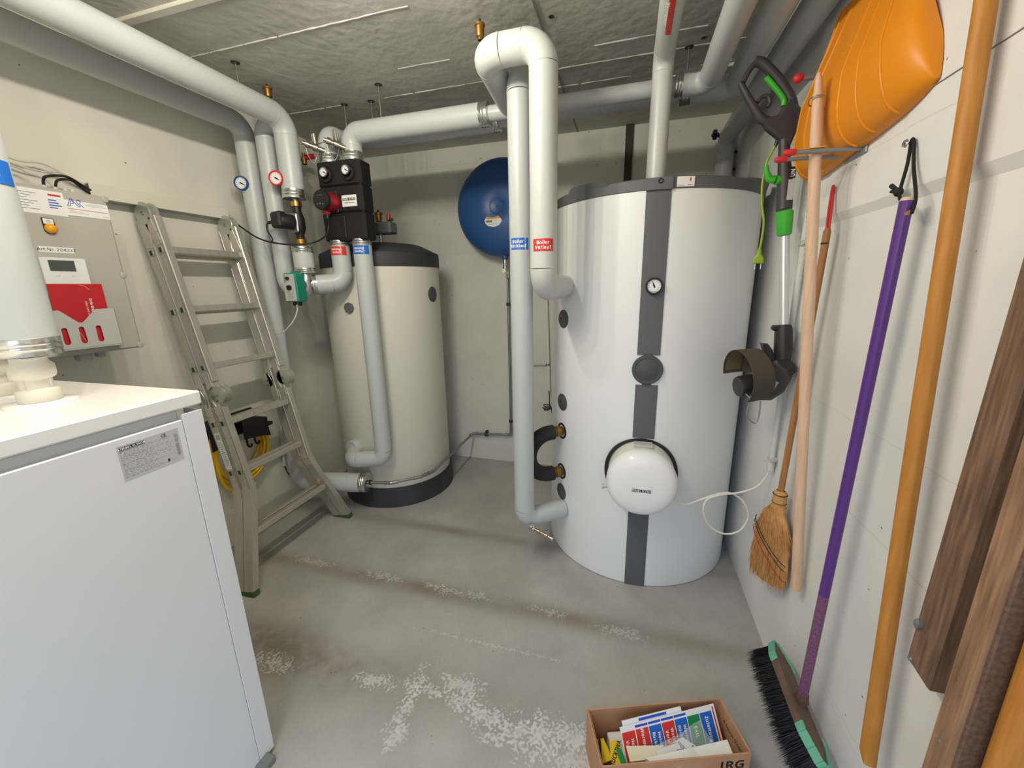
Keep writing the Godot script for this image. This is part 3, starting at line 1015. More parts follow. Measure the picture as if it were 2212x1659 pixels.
	var c := thing("cold_water_pipe", "shaded grey pipe close to the right wall with a dark blue valve in the corner", "pipe", Vector3(0.53, 1.2, -3.0))
	pipe_parts(c, [Vector3(0.527, 0.6, -3.0), Vector3(0.534, 2.36, -3.0), Vector3(0.548, 2.36, ZF - 0.005)], 0.05, 0.07, M.pvc)
	var bv := thing("shut_off_valve", "small dark blue handled valve on the pipe in the far right corner", "valve", Vector3(0.46, 2.33, -2.94))
	part(bv, "stem", mb().tube([Vector3(0.5, 2.36, -2.96), Vector3(0.462, 2.362, -2.93)], 0.011, 12), M.brass_dull)
	part(bv, "handle", mb().bar(Vector3(0.455, 2.335, -2.93), Vector3(0.455, 2.392, -2.93), Vector3.RIGHT, 0.026, 0.014, 0.006).bar(Vector3(0.436, 2.362, -2.93), Vector3(0.478, 2.362, -2.93), Vector3.UP, 0.024, 0.014, 0.006), M.navy)
	part(bv, "tag_wire", mb().tube(spline([Vector3(0.465, 2.325, -2.93), Vector3(0.47, 2.28, -2.92), Vector3(0.5, 2.255, -2.92)], 6), 0.002, 6), M.steel)

	# pipes down the left wall
	var p1 := thing("left_wall_pipe", "front left-wall pipe under the ceiling, ending at the small black pump", "pipe", Vector3(-1.8, 2.03, -1.96))
	pipe_parts(p1, [Vector3(-1.8, 2.385, ZF - 0.005), Vector3(-1.8, 2.385, -1.96), Vector3(-1.8, 2.0, -1.96)], 0.0575, 0.085, M.pvc)
	collar(p1, Vector3(-1.8, 2.012, -1.96), Vector3.UP, 0.0575, 0.046)
	gauge(p1, Vector3(-1.838, 2.083, -1.89), Vector3(0.35, 0.02, 1), 0.038, M.red_label, 120.0, 0.02)
	vent(p1, Vector3(-1.8, 2.442, -1.88), 0.95)
	var p2 := thing("left_wall_pipe", "grey pipe with a blue rimmed dial, closest to the left wall", "pipe", Vector3(-2.09, 0.17, -1.97))
	pipe_parts(p2, [Vector3(-2.09, 2.395, ZF - 0.005), Vector3(-2.09, 2.395, -1.97), Vector3(-2.09, 0.235, -1.97), Vector3(-1.86, 0.235, -2.022)], 0.052, 0.075, M.pvc)
	pipe_parts(p2, [Vector3(-1.99, 0.235, -1.993), Vector3(-1.63, 0.235, -2.075)], 0.064, 0.07, M.pvc)
	collar(p2, Vector3(-1.65, 0.235, -2.0705), Vector3(0.975, 0, -0.22), 0.064, 0.046, 0.012)
	gauge(p2, Vector3(-2.095, 2.083, -1.905), Vector3(0.4, 0.02, 1), 0.038, M.tank_blue, 120.0, 0.02)
	var p3 := thing("left_wall_pipe", "middle left-wall pipe between the two dials, bending to the green actuator", "pipe", Vector3(-1.955, 1.45, -1.97))
	pipe_parts(p3, [Vector3(-1.82, 2.375, -1.965), Vector3(-1.952, 2.375, -1.97), Vector3(-1.952, 1.508, -1.97), Vector3(-1.84, 1.508, -1.965)], 0.047, 0.07, M.pvc)
	# lower part of the heating circuit
	var q1 := thing("heating_elbow", "short grey elbow with red sticker below the black pump block", "pipe", Vector3(-1.66, 1.5, -2.1))
	pipe_parts(q1, [Vector3(-1.65, 1.775, -2.1), Vector3(-1.65, 1.542, -2.1), Vector3(-1.76, 1.53, -1.995)], 0.054, 0.07, M.pvc)
	collar(q1, Vector3(-1.65, 1.762, -2.1), Vector3.UP, 0.054, 0.03)
	collar(q1, Vector3(-1.768, 1.529, -1.988), Vector3(0.72, 0.06, -0.69), 0.054, 0.024)
	pipe_sticker(q1, Vector3(-1.65, 0, -2.1), 0.0543, 1.694, 1.742, 20.0, 52.0, M.red_label, ["Heizungs", "Vorlauf"], 0.0115, 0.017, 0.9, 20.0)
	var q2 := thing("heating_drop_pipe", "long grey pipe with blue sticker dropping in front of the cream tank", "pipe", Vector3(-1.5, 0.36, -2.1))
	pipe_parts(q2, [Vector3(-1.498, 1.775, -2.1), Vector3(-1.498, 0.415, -2.1), Vector3(-1.715, 0.4, -2.055), Vector3(-1.775, 0.415, -2.185)], 0.0525, 0.06, M.pvc)
	collar(q2, Vector3(-1.498, 1.762, -2.1), Vector3.UP, 0.0525, 0.034)
	pipe_sticker(q2, Vector3(-1.498, 0, -2.1), 0.0528, 1.694, 1.742, 20.0, 54.0, M.blue_label, ["Heizungs", "Rücklauf"], 0.0115, 0.017, 0.9, 20.0)
	part(q2, "tank_stub", mb().lathe([Vector2(0.0, -0.03), Vector2(0.062, -0.03), Vector2(0.062, 0.035), Vector2(0.058, 0.04), Vector2(0, 0.04)], CC + az(-13.5) * 0.385 + Vector3.UP * 0.43, az(-13.5), 28), M.pvc)

	# galvanised steel line: expansion tank down the back wall, along it and round the cream tank
	var s := thing("steel_line", "thin galvanised steel pipe down the back wall and around the cream tank base", "pipe", Vector3(-0.909, 0.22, -3.08))
	var path := [Vector3(-0.912, 1.57, -3.075), Vector3(-0.912, 0.262, -3.075), Vector3(-1.262, 0.245, -3.07), Vector3(-1.268, 0.238, -2.33), Vector3(-1.32, 0.235, -2.235), Vector3(-1.47, 0.235, -2.105), Vector3(-1.63, 0.235, -2.072)]
	for i in path.size() - 1:
		part(s, "steel_tube", mb().tube([path[i], path[i + 1]], 0.0092, 14), M.zinc)
	for i in range(1, path.size() - 1):
		var di: Vector3 = (path[i] - path[i - 1]).normalized()
		var do: Vector3 = (path[i + 1] - path[i]).normalized()
		var e := mb().tube(bend([path[i] - di * 0.045, path[i], path[i] + do * 0.045], 0.022, 6), 0.0122, 14)
		for k in [path[i] - di * 0.042, path[i] + do * 0.042]:
			var ax: Vector3 = di if k == path[i] - di * 0.042 else do
			e.lathe([Vector2(0.0122, -0.004), Vector2(0.0148, -0.003), Vector2(0.0148, 0.003), Vector2(0.0122, 0.004)], k, ax, 14)
		part(s, "press_fitting", e, M.steel)
	for q in [Vector3(-0.912, 1.36, -3.075), Vector3(-0.912, 0.385, -3.075)]:
		part(s, "pipe_clip", mb().lathe([Vector2(0.011, -0.012), Vector2(0.016, -0.011), Vector2(0.016, 0.011), Vector2(0.011, 0.012)], q, Vector3.UP, 14).box(q + Vector3(0, 0, -0.018), Vector3(0.014, 0.014, 0.03)), M.alu_dark)
	part(s, "pipe_clip", mb().lathe([Vector2(0.011, -0.014), Vector2(0.019, -0.012), Vector2(0.019, 0.012), Vector2(0.011, 0.014)], Vector3(-1.135, 0.251, -3.071), Vector3.RIGHT, 14).box(Vector3(-1.135, 0.251, -3.09), Vector3(0.02, 0.05, 0.03)), M.alu_dark)
	part(s, "end_nut", mb().lathe([Vector2(0.0, -0.006), Vector2(0.017, -0.006), Vector2(0.017, 0.006), Vector2(0.0, 0.006)], Vector3(-1.612, 0.235, -2.078), Vector3(-0.98, 0, 0.2), 12), M.black)

func pump_group() -> void:
	var zf := -2.05
	var t := thing("pump_block", "black foam pump block with two dials and a red pump, under the twin pipe bends", "pump", Vector3(-1.574, 1.77, -2.1))
	# shell in three stacked mouldings
	for s in [[2.0605, 2.186], [1.9215, 2.0595], [1.772, 1.9205]]:
		var y0: float = s[0]
		var y1: float = s[1]
		var poly := [Vector2(-1.712, -2.155), Vector2(-1.436, -2.155), Vector2(-1.436, -2.072), Vector2(-1.452, -2.05), Vector2(-1.7, -2.05), Vector2(-1.712, -2.065)]
		part(t, "foam_shell", mb().prism(poly.map(func(p): return Vector2(p.x, -p.y)), Vector3(0, y0, 0), Vector3(1, 0, 0), Vector3(0, 0, -1), y1 - y0, 0.007), M.epp)
	part(t, "foam_spine", mb().box(Vector3(-1.574, 1.98, -2.108), Vector3(0.262, 0.4, 0.09), 0.005), M.epp)
	part(t, "panel_recess", mb().box(Vector3(-1.632, 1.978, -2.047), Vector3(0.09, 0.118, 0.014), 0.003), M.black)
	part(t, "lower_panel", mb().box(Vector3(-1.62, 1.846, -2.048), Vector3(0.13, 0.12, 0.01), 0.004), M.epp)
	for x in [-1.648, -1.506]:
		var k := part(t, "gauge_knob", mb().lathe([Vector2(0.042, -0.014), Vector2(0.042, 0.006), Vector2(0.037, 0.013), Vector2(0.027, 0.014)], Vector3(x + 0.003, 2.117, zf), Vector3.BACK, 32), M.black)
		gauge(t, Vector3(x, 2.129, -2.034), Vector3.BACK, 0.027, M.chrome, 118.0, 0.006)
		part(t, "gauge_arc", mb().lathe([Vector2(0.019, 0.0013), Vector2(0.0165, 0.0013)], Vector3(x, 2.129, -2.034), Vector3.BACK, 16, PI * 0.95, PI * 1.85, Vector3.UP), M.red_print if x < -1.6 else M.blue_print)
	var pl := part(t, "name_plate", mb().box(Vector3(-1.513, 1.976, zf + 0.003), Vector3(0.094, 0.06, 0.008), 0.002), M.paper)
	var bd := part(pl, "logo_band", mb().box(Vector3(-1.513, 1.984, zf + 0.0073), Vector3(0.084, 0.013, 0.0008)), M.black_print)
	part(pl, "lettering", flat_text("STIEBEL ELTRON", 0.0088, true, Vector3(-1.513, 1.984, zf + 0.008), Vector3.RIGHT, Vector3.UP), M.white_print)
	part(pl, "small_print", mb().box(Vector3(-1.511, 1.966, zf + 0.0073), Vector3(0.066, 0.0035, 0.0006)), M.grey_print)
	# pump motor
	var pc := Vector3(-1.622, 1.972, 0)
	var mt := part(t, "pump_motor", mb().lathe([Vector2(0.048, 0.0), Vector2(0.05, 0.01), Vector2(0.05, 0.07), Vector2(0.047, 0.085)], pc + Vector3(0, 0, -2.05), Vector3.BACK, 36), M.red_pump)
	part(mt, "motor_face", mb().lathe([Vector2(0.047, 0.0), Vector2(0.051, 0.002), Vector2(0.051, 0.02), Vector2(0.046, 0.026), Vector2(0, 0.027)], pc + Vector3(0, 0, -1.972), Vector3.BACK, 36), M.black)
	for k in 3:
		part(mt, "lamp_dot", mb().lathe([Vector2(0.0042, 0.0), Vector2(0, 0.0008)], pc + Vector3(-0.018 + 0.017 * k, -0.022 + (0.003 if k == 1 else 0.0), -1.9452), Vector3.BACK, 10), M.grey_print)
	part(mt, "motor_print", mb().box(pc + Vector3(0, 0.022, -1.945), Vector3(0.03, 0.002, 0.0008)), M.grey_print)
	part(mt, "cable_socket", mb().box(pc + Vector3(-0.01, -0.054, -2.0), Vector3(0.03, 0.024, 0.03), 0.005), M.cap_red)
	part(mt, "plug", mb().box(pc + Vector3(-0.01, -0.078, -2.0), Vector3(0.024, 0.032, 0.024), 0.005), M.black)
	# two fill valves on the collars above
	for q in [[Vector3(-1.652, 2.243, -2.048), "left"], [Vector3(-1.516, 2.243, -2.048), "right"]]:
		var a: Vector3 = q[0]
		var v := thing("fill_valve", "brass filler cock with chain on the %s" % ("outer bend, nearer the red dial" if q[1] == "left" else "inner bend, nearer the cream tank"), "valve", a, "filler cocks above the black pump block")
		var dd := Vector3(-0.075, 0.03, 0.06).normalized()
		part(v, "body", mb().lathe([Vector2(0.014, -0.012), Vector2(0.014, 0.02), Vector2(0.019, 0.022), Vector2(0.019, 0.045), Vector2(0.013, 0.048), Vector2(0.013, 0.062), Vector2(0.018, 0.064), Vector2(0.018, 0.082), Vector2(0.01, 0.084), Vector2(0.01, 0.098), Vector2(0, 0.099)], a, dd, 14), M.nickel)
		part(v, "handle", mb().bar(a + dd * 0.036, a + dd * 0.036 + Vector3(0.0, 0.066, 0.006), Vector3.RIGHT, 0.021, 0.013, 0.003), M.nickel)
		part(v, "chain", mb().tube(spline([a + dd * 0.085, a + Vector3(-0.058, -0.03, 0.045), a + Vector3(-0.038, -0.068, 0.035), a + Vector3(-0.02, -0.04, 0.025), a + Vector3(-0.014, 0.0, 0.014)], 8), 0.0017, 6), M.steel)
	var rv := thing("red_valve", "small brass valve with red cap half hidden behind the pump block", "valve", Vector3(-2.085, 2.3, -2.4))
	part(rv, "body", mb().lathe([Vector2(0.014, -0.03), Vector2(0.017, -0.028), Vector2(0.017, 0.014), Vector2(0.01, 0.02), Vector2(0.01, 0.04), Vector2(0, 0.041)], Vector3(-2.085, 2.33, -2.4), Vector3.UP, 14), M.brass)
	part(rv, "cap", mb().lathe([Vector2(0.016, 0.0), Vector2(0.016, 0.05), Vector2(0, 0.055)], Vector3(-2.075, 2.345, -2.41), Vector3(1, 0.1, -0.3), 12), M.cap_red)
	part(rv, "pipe", mb().tube([Vector3(-2.085, 2.33, -2.4), Vector3(-2.235, 2.33, -2.4)], 0.01, 10), M.brass_dull)

func mixing_line() -> void:
	var x := -1.795
	var z := -1.96
	var t := thing("circulation_pump", "small black circulation pump with brass nuts below the red rimmed dial", "pump", Vector3(x, 1.75, z))
	part(t, "pipe_stub", mb().tube([Vector3(x, 1.96, z), Vector3(x, 2.0, z)], 0.019, 18), M.steel)
	for y in [1.948, 1.752]:
		part(t, "brass_nut", mb().lathe([Vector2(0.026, 0.0), Vector2(0.03, 0.003), Vector2(0.03, 0.026), Vector2(0.026, 0.029), Vector2(0.018, 0.029)], Vector3(x, y, z), Vector3.UP, 6), M.brass)
	part(t, "volute", mb().lathe([Vector2(0.022, 1.775), Vector2(0.02, 1.8), Vector2(0.026, 1.815), Vector2(0.034, 1.84), Vector2(0.034, 1.885), Vector2(0.026, 1.915), Vector2(0.021, 1.93), Vector2(0.024, 1.952)], Vector3(x, 0, z), Vector3.UP, 24), M.black)
	part(t, "metal_plate", mb().box(Vector3(x - 0.008, 1.862, z + 0.034), Vector3(0.07, 0.1, 0.014), 0.006), M.steel)
	part(t, "motor", mb().lathe([Vector2(0.04, 0.0), Vector2(0.04, 0.075), Vector2(0.036, 0.08), Vector2(0, 0.08)], Vector3(x - 0.012, 1.865, z + 0.034), Vector3(-0.25, 0, 1), 24), M.black)
	part(t, "control_box", mb().box(Vector3(x - 0.035, 1.87, z + 0.1), Vector3(0.084, 0.082, 0.05), 0.01, Basis(Vector3.UP, -0.25)), M.black)
	part(t, "cable_entry", mb().tube([Vector3(x - 0.08, 1.862, z + 0.1), Vector3(x - 0.105, 1.86, z + 0.1)], 0.009, 12), M.black)
	part(t, "lower_stub", mb().tube([Vector3(x, 1.73, z), Vector3(x, 1.76, z)], 0.019, 18), M.steel)
	var s := thing("valve_stub", "short grey insulated pipe piece with foil rings above the green actuator", "pipe", Vector3(x, 1.6, z))
	part(s, "pipe_section", mb().tube([Vector3(x, 1.598, z), Vector3(x, 1.738, z)], 0.0535, 28), M.pvc)
	collar(s, Vector3(x, 1.722, z), Vector3.UP, 0.0535, 0.034, 0.02)
	collar(s, Vector3(x, 1.61, z), Vector3.DOWN, 0.0535, 0.03, 0.03)
	var v := thing("mixing_valve", "green actuator box with grey scale panel on a steel three-way valve", "valve", Vector3(x, 1.44, -1.9))
	part(v, "valve_body", mb().lathe([Vector2(0.034, 1.47), Vector2(0.042, 1.49), Vector2(0.046, 1.53), Vector2(0.042, 1.57), Vector2(0.034, 1.6)], Vector3(x, 0, z), Vector3.UP, 20).tube([Vector3(x, 1.53, z), Vector3(x, 1.53, -1.92)], 0.03, 16).tube([Vector3(x, 1.53, z), Vector3(-1.757, 1.53, -1.998)], 0.042, 20), M.steel)
	part(v, "housing", mb().box(Vector3(-1.818, 1.515, -1.895), Vector3(0.088, 0.158, 0.075), 0.006), M.actuator)
	part(v, "housing_lug", mb().box(Vector3(-1.818, 1.595, -1.9), Vector3(0.03, 0.018, 0.03), 0.004), M.actuator)
	var p := part(v, "scale_panel", mb().box(Vector3(-1.82, 1.515, -1.8555), Vector3(0.074, 0.146, 0.005), 0.001), M.cab_light)
	part(p, "knob", mb().lathe([Vector2(0.0095, 0), Vector2(0.009, 0.01), Vector2(0, 0.011)], Vector3(-1.822, 1.565, -1.853), Vector3.BACK, 16), M.black)
	part(p, "knob", mb().lathe([Vector2(0.0135, 0), Vector2(0.013, 0.012), Vector2(0, 0.013)], Vector3(-1.818, 1.515, -1.853), Vector3.BACK, 18), M.black)
	for k in 5:
		part(p, "panel_print", mb().box(Vector3(-1.82, 1.485 - 0.007 * k, -1.8528), Vector3(0.05 - 0.008 * (k % 3), 0.0022, 0.0006)), M.grey_print)
	part(p, "lettering", flat_text("Centra", 0.009, true, Vector3(-1.845, 1.562, -1.8528), Vector3.UP, Vector3.LEFT), M.black_print)
	for dx in [-0.02, 0.016]:
		part(v, "cable_gland", mb().lathe([Vector2(0.011, 0.0), Vector2(0.012, 0.012), Vector2(0.009, 0.024), Vector2(0, 0.025)], Vector3(-1.818 + dx, 1.438, -1.895), Vector3.DOWN, 14), M.black)

func expansion_tank() -> void:
	var c := Vector3(-0.925, 2.05, -2.99)
	var t := thing("expansion_tank", "flat round blue expansion tank hanging on the back wall behind the boiler pipes", "tank", Vector3(-0.925, 1.7, -2.99))
	var prof := []
	for k in 13:
		var a := PI * (0.5 - k / 12.0)
		prof.append(Vector2(0.0 if k == 0 else 0.225 + 0.11 * cos(a) if k > 0 and k < 12 else 0.0, -0.11 + 0.0))
	prof = [Vector2(0, -0.1), Vector2(0.2, -0.1), Vector2(0.27, -0.085), Vector2(0.315, -0.055), Vector2(0.334, -0.02), Vector2(0.336, 0.0), Vector2(0.334, 0.02), Vector2(0.318, 0.052), Vector2(0.28, 0.08), Vector2(0.22, 0.098), Vector2(0.13, 0.11), Vector2(0.058, 0.113), Vector2(0.05, 0.109), Vector2(0.04, 0.106), Vector2(0.0, 0.104)]
	part(t, "vessel", mb().lathe(prof, c, Vector3.BACK, 72), M.tank_blue)
	part(t, "centre_nut", mb().lathe([Vector2(0.0065, 0.1), Vector2(0.0065, 0.107), Vector2(0, 0.108)], c, Vector3.BACK, 10), M.black)
	part(t, "neck", mb().tube([c + Vector3(0.02, -0.325, 0), c + Vector3(0.02, -0.365, 0)], [0.028, 0.016], 16), M.tank_blue)
	var lc := Vector3(-0.952, 1.955, 0)
	var poly := [Vector2(-0.066, 0.01), Vector2(-0.048, 0.034), Vector2(-0.03, 0.03), Vector2(0.0, 0.026), Vector2(0.02, 0.03), Vector2(0.038, 0.036), Vector2(0.06, 0.014), Vector2(0.064, -0.002), Vector2(0.04, -0.028), Vector2(0.0, -0.038), Vector2(-0.04, -0.03), Vector2(-0.06, -0.012)]
	var yv := Vector3(0, 1, 0.09).normalized()
	var lb := part(t, "sticker", mb().prism(poly, Vector3(-0.952, 1.95, -2.879), Vector3.RIGHT, yv, 0.002), M.paper)
	part(lb, "sticker_band", mb().prism([Vector2(-0.056, 0.016), Vector2(-0.046, 0.033), Vector2(0.0, 0.025), Vector2(0.038, 0.035), Vector2(0.054, 0.02), Vector2(0.0, 0.016)], Vector3(-0.952, 1.95, -2.8768), Vector3.RIGHT, yv, 0.0005), M.sticker_orange)
	part(lb, "sticker_print", mb().prism([Vector2(-0.052, -0.006), Vector2(-0.008, -0.006), Vector2(-0.008, 0.008), Vector2(-0.056, 0.008)], Vector3(-0.952, 1.95, -2.8768), Vector3.RIGHT, yv, 0.0005), M.grey_print)
	for q in [[0.018, 0.006, 0.02], [0.012, -0.016, 0.034], [-0.02, -0.02, 0.03]]:
		part(lb, "sticker_print", mb().prism([Vector2(q[0] - q[2] * 0.5, q[1]), Vector2(q[0] + q[2] * 0.5, q[1]), Vector2(q[0] + q[2] * 0.5, q[1] + 0.0022), Vector2(q[0] - q[2] * 0.5, q[1] + 0.0022)], Vector3(-0.952, 1.95, -2.8768), Vector3.RIGHT, yv, 0.0005), M.grey_print)
	part(t, "wall_bracket", mb().bx(Vector3(-1.0, 2.0, ZB), Vector3(-0.85, 2.1, -3.07)), M.zinc)
	var v := thing("cap_valve", "chrome cap valve under the blue expansion tank", "valve", Vector3(-0.905, 1.58, -2.99))
	part(v, "body", mb().lathe([Vector2(0.011, 1.61), Vector2(0.011, 1.625), Vector2(0.017, 1.627), Vector2(0.017, 1.648), Vector2(0.013, 1.65), Vector2(0.013, 1.665), Vector2(0.018, 1.667), Vector2(0.018, 1.705), Vector2(0, 1.706)], Vector3(-0.905, 0, -2.99), Vector3.UP, 16), M.chrome)
	part(v, "side_body", mb().tube([Vector3(-0.905, 1.61, -2.965), Vector3(-0.905, 1.6, -3.05), Vector3(-0.912, 1.565, -3.07)], 0.013, 14), M.chrome)
	part(v, "cap", mb().lathe([Vector2(0.016, 0), Vector2(0.016, 0.02), Vector2(0, 0.022)], Vector3(-0.905, 1.61, -2.97), Vector3.BACK, 14), M.dial)

func ladder() -> void:
	var t := thing("folding_ladder", "folded aluminium multi-joint ladder leaning on the left wall beside the cream tank", "ladder", Vector3(-1.8, 0, -1.64))
	var U := Vector3(-0.1906, 0.9817, 0)
	var Nn := Vector3(0.9817, 0.1906, 0)
	var at := func(y: float, depth: float, z: float) -> Vector3:
		return Vector3(-1.735 - 0.1941 * y, y, z) - Nn * depth
	var zl := -1.4375
	var zr := -1.8375
	var rw := 0.035
	for layer in 2:
		var d: float = 0.031 if layer == 0 else 0.096
		for side in 2:
			var z: float = zl if side == 0 else zr
			var fl: float = 0.165 if side == 0 else -0.165
			# upper rail, lower rail and the flared foot
			for seg in [[1.07, 1.85], [0.5, 0.945]]:
				var r := part(t, "rail", mb().bar(at.call(seg[0], d, z), at.call(seg[1], d, z), Vector3(0, 0, 1), rw, 0.06, 0.004), M.alu)
				# folded edges of the extrusion
				part(r, "rail_lip", mb().bar(at.call(seg[0], d - 0.026, z + 0.0185), at.call(seg[1], d - 0.026, z + 0.0185), Vector3(0, 0, 1), 0.002, 0.006, 0.0008).bar(at.call(seg[0], d + 0.026, z + 0.0185), at.call(seg[1], d + 0.026, z + 0.0185), Vector3(0, 0, 1), 0.002, 0.006, 0.0008), M.steel)
			var lg := mb()
			var P := []
			for k in 9:
				var s := k / 8.0
				var y := lerpf(0.52, 0.022, s)
				var off := fl * (maxf(0.0, s - 0.06) / 0.94)
				var ring := PackedVector3Array()
				for c in [[-1, -1], [1, -1], [1, 1], [-1, 1], [-1, -1]]:
					ring.append(at.call(y, d + c[1] * 0.03, z + off + c[0] * rw * 0.5))
				P.append(ring)
			for q in 4:
				for k in 8:
					lg.quad(P[k + 1][q], P[k + 1][q + 1], P[k][q + 1], P[k][q])
			lg.quad(P[0][0], P[0][1], P[0][2], P[0][3])
			part(t, "leg", lg, M.alu)
			var fp: Vector3 = at.call(0.012, d, z + fl)
			part(t, "foot", mb().bar(at.call(0.004, d, z + fl * 1.0), at.call(0.032, d, z + fl * 0.985), Vector3(0, 0, 1), rw + 0.006, 0.066, 0.004), M.foot_green)
			# joints
			if side == 0:
				for y in [1.70, 1.425, 1.145, 0.862, 0.60]:
					var o: Vector3 = at.call(y, d, z + rw * 0.5 + 0.001)
					var s := part(t, "rung_socket", mb().prism([Vector2(-0.012, -0.015), Vector2(0.012, -0.015), Vector2(0.015, -0.012), Vector2(0.015, 0.012), Vector2(0.012, 0.015), Vector2(-0.012, 0.015), Vector2(-0.015, 0.012), Vector2(-0.015, -0.012)], o, Nn, U, 0.003, 0.0012), M.hinge)
					part(s, "socket_hole", mb().prism([Vector2(-0.0085, -0.0115), Vector2(0.0085, -0.0115), Vector2(0.0085, 0.0115), Vector2(-0.0085, 0.0115)], o + Vector3(0, 0, 0.003), Nn, U, 0.0006), M.alu_dark)
		# rungs of this half
		for y in [1.70, 1.425, 1.145, 0.862, 0.60]:
			var g := part(t, "rung", mb().bar(at.call(y, d, zl - rw * 0.5), at.call(y, d, zr + rw * 0.5), Nn, 0.034, 0.03, 0.003), M.alu)
			var gm := mb()
			for k in 4:
				gm.bar(at.call(y, d + 0.012 - 0.008 * k, zl - rw * 0.5) + U * 0.0155, at.call(y, d + 0.012 - 0.008 * k, zr + rw * 0.5) + U * 0.0155, Nn, 0.002, 0.0015)
			part(g, "rung_grooves", gm, M.alu)
		part(t, "rung", mb().bar(at.call(0.285, d, zl + 0.165 * 0.4 - 0.015), at.call(0.285, d, zr - 0.165 * 0.4 + 0.015), Nn, 0.04, 0.03, 0.003), M.alu)
	for z in [zl, zr]:
		# top joint joins the two halves
		var c: Vector3 = at.call(1.868, 0.0635, z)
		var h := part(t, "hinge_disc", mb().lathe([Vector2(0, -0.021), Vector2(0.048, -0.021), Vector2(0.05, -0.019), Vector2(0.05, -0.014), Vector2(0.046, -0.012), Vector2(0.046, 0.012), Vector2(0.05, 0.014), Vector2(0.05, 0.019), Vector2(0.048, 0.021), Vector2(0, 0.021)], c, Vector3.BACK, 32), M.hinge)
		part(h, "pivot", mb().lathe([Vector2(0.008, 0.02), Vector2(0.008, 0.024), Vector2(0.003, 0.026), Vector2(0, 0.026)], c, Vector3.BACK, 12), M.steel)
		part(h, "lock_pin", mb().lathe([Vector2(0.005, 0.02), Vector2(0.005, 0.0225), Vector2(0, 0.0225)], c + Nn * 0.03 - U * 0.03, Vector3.BACK, 10), M.alu_dark)
		part(t, "hinge_plate", mb().bar(at.call(1.72, 0.031, z), at.call(1.84, 0.05, z), Vector3(0, 0, 1), rw + 0.005, 0.05, 0.003).bar(at.call(1.72, 0.096, z), at.call(1.84, 0.077, z), Vector3(0, 0, 1), rw + 0.005, 0.05, 0.003), M.alu)
		for d in [0.0, 0.12]:
			c = at.call(1.005, d, z - 0.004)
			h = part(t, "hinge_disc", mb().lathe([Vector2(0, -0.024), Vector2(0.042, -0.024), Vector2(0.045, -0.022), Vector2(0.045, -0.016), Vector2(0.04, -0.014), Vector2(0.04, -0.003), Vector2(0.045, -0.001), Vector2(0.045, 0.004), Vector2(0.04, 0.006), Vector2(0.04, 0.016), Vector2(0.045, 0.018), Vector2(0.045, 0.022), Vector2(0.042, 0.024), Vector2(0, 0.024)], c, Vector3.BACK, 32), M.hinge)
			part(h, "pivot", mb().lathe([Vector2(0.008, 0.022), Vector2(0.008, 0.027), Vector2(0.003, 0.029), Vector2(0, 0.029)], c, Vector3.BACK, 12), M.steel)
			part(h, "lock_pin", mb().lathe([Vector2(0.0045, 0.022), Vector2(0.0045, 0.0265), Vector2(0, 0.0265)], c - U * 0.03 - Nn * 0.01, Vector3.BACK, 10), M.alu_dark)
			var dd: float = 0.031 if d == 0.0 else 0.096
			part(t, "hinge_plate", mb().bar(at.call(0.9, dd, z), at.call(1.12, dd, z), Vector3(0, 0, 1), rw + 0.005, 0.044, 0.003), M.alu)
			part(t, "lock_wire", mb().tube(spline([at.call(1.05, d * 0.8 + 0.01, z + 0.02), at.call(1.035, d * 0.5 + 0.035, z + 0.024), at.call(0.99, d * 0.3 + 0.045, z + 0.024), at.call(0.95, d * 0.5 + 0.03, z + 0.02)], 6), 0.003, 8), M.steel)
	var ro := []
	for y in [1.78, 1.74, 0.92, 1.1]:
		for d in [0.012, 0.05, 0.078, 0.116]:
			ro.append(at.call(y, d, zl + rw * 0.5 + 0.0025))
	for p in ro:
		part(t, "rivet", mb().lathe([Vector2(0.0035, 0), Vector2(0.0025, 0.0018), Vector2(0, 0.002)], p, Vector3.BACK, 8), M.steel)
	# instruction sticker on the rear half
	var so: Vector3 = at.call(0.705, 0.097, zl + rw * 0.5 + 0.0006)
	var st := part(t, "sticker", mb().prism([Vector2(-0.021, -0.085), Vector2(0.021, -0.085), Vector2(0.021, 0.115), Vector2(-0.021, 0.115)], so, Nn, U, 0.0006), M.paper)
	var pr := mb()
	for k in 12:
		var w := 0.006 + 0.009 * absf(sin(k * 2.3))
		pr.prism([Vector2(-w, 0.06 - 0.011 * k), Vector2(w, 0.06 - 0.011 * k), Vector2(w, 0.063 - 0.011 * k), Vector2(-w, 0.063 - 0.011 * k)], so + Vector3(0, 0, 0.0006), Nn, U, 0.0003)
	part(st, "sticker_print", pr, M.grey_print)
	pr = mb()
	for k in 4:
		pr.prism([Vector2(-0.012 + 0.007 * k, 0.078), Vector2(-0.0095 + 0.007 * k, 0.078), Vector2(-0.0075 + 0.007 * k, 0.105), Vector2(-0.01 + 0.007 * k, 0.105)], so + Vector3(0, 0, 0.0006), Nn, U, 0.0003)
	part(st, "sticker_print", pr, M.black_print)

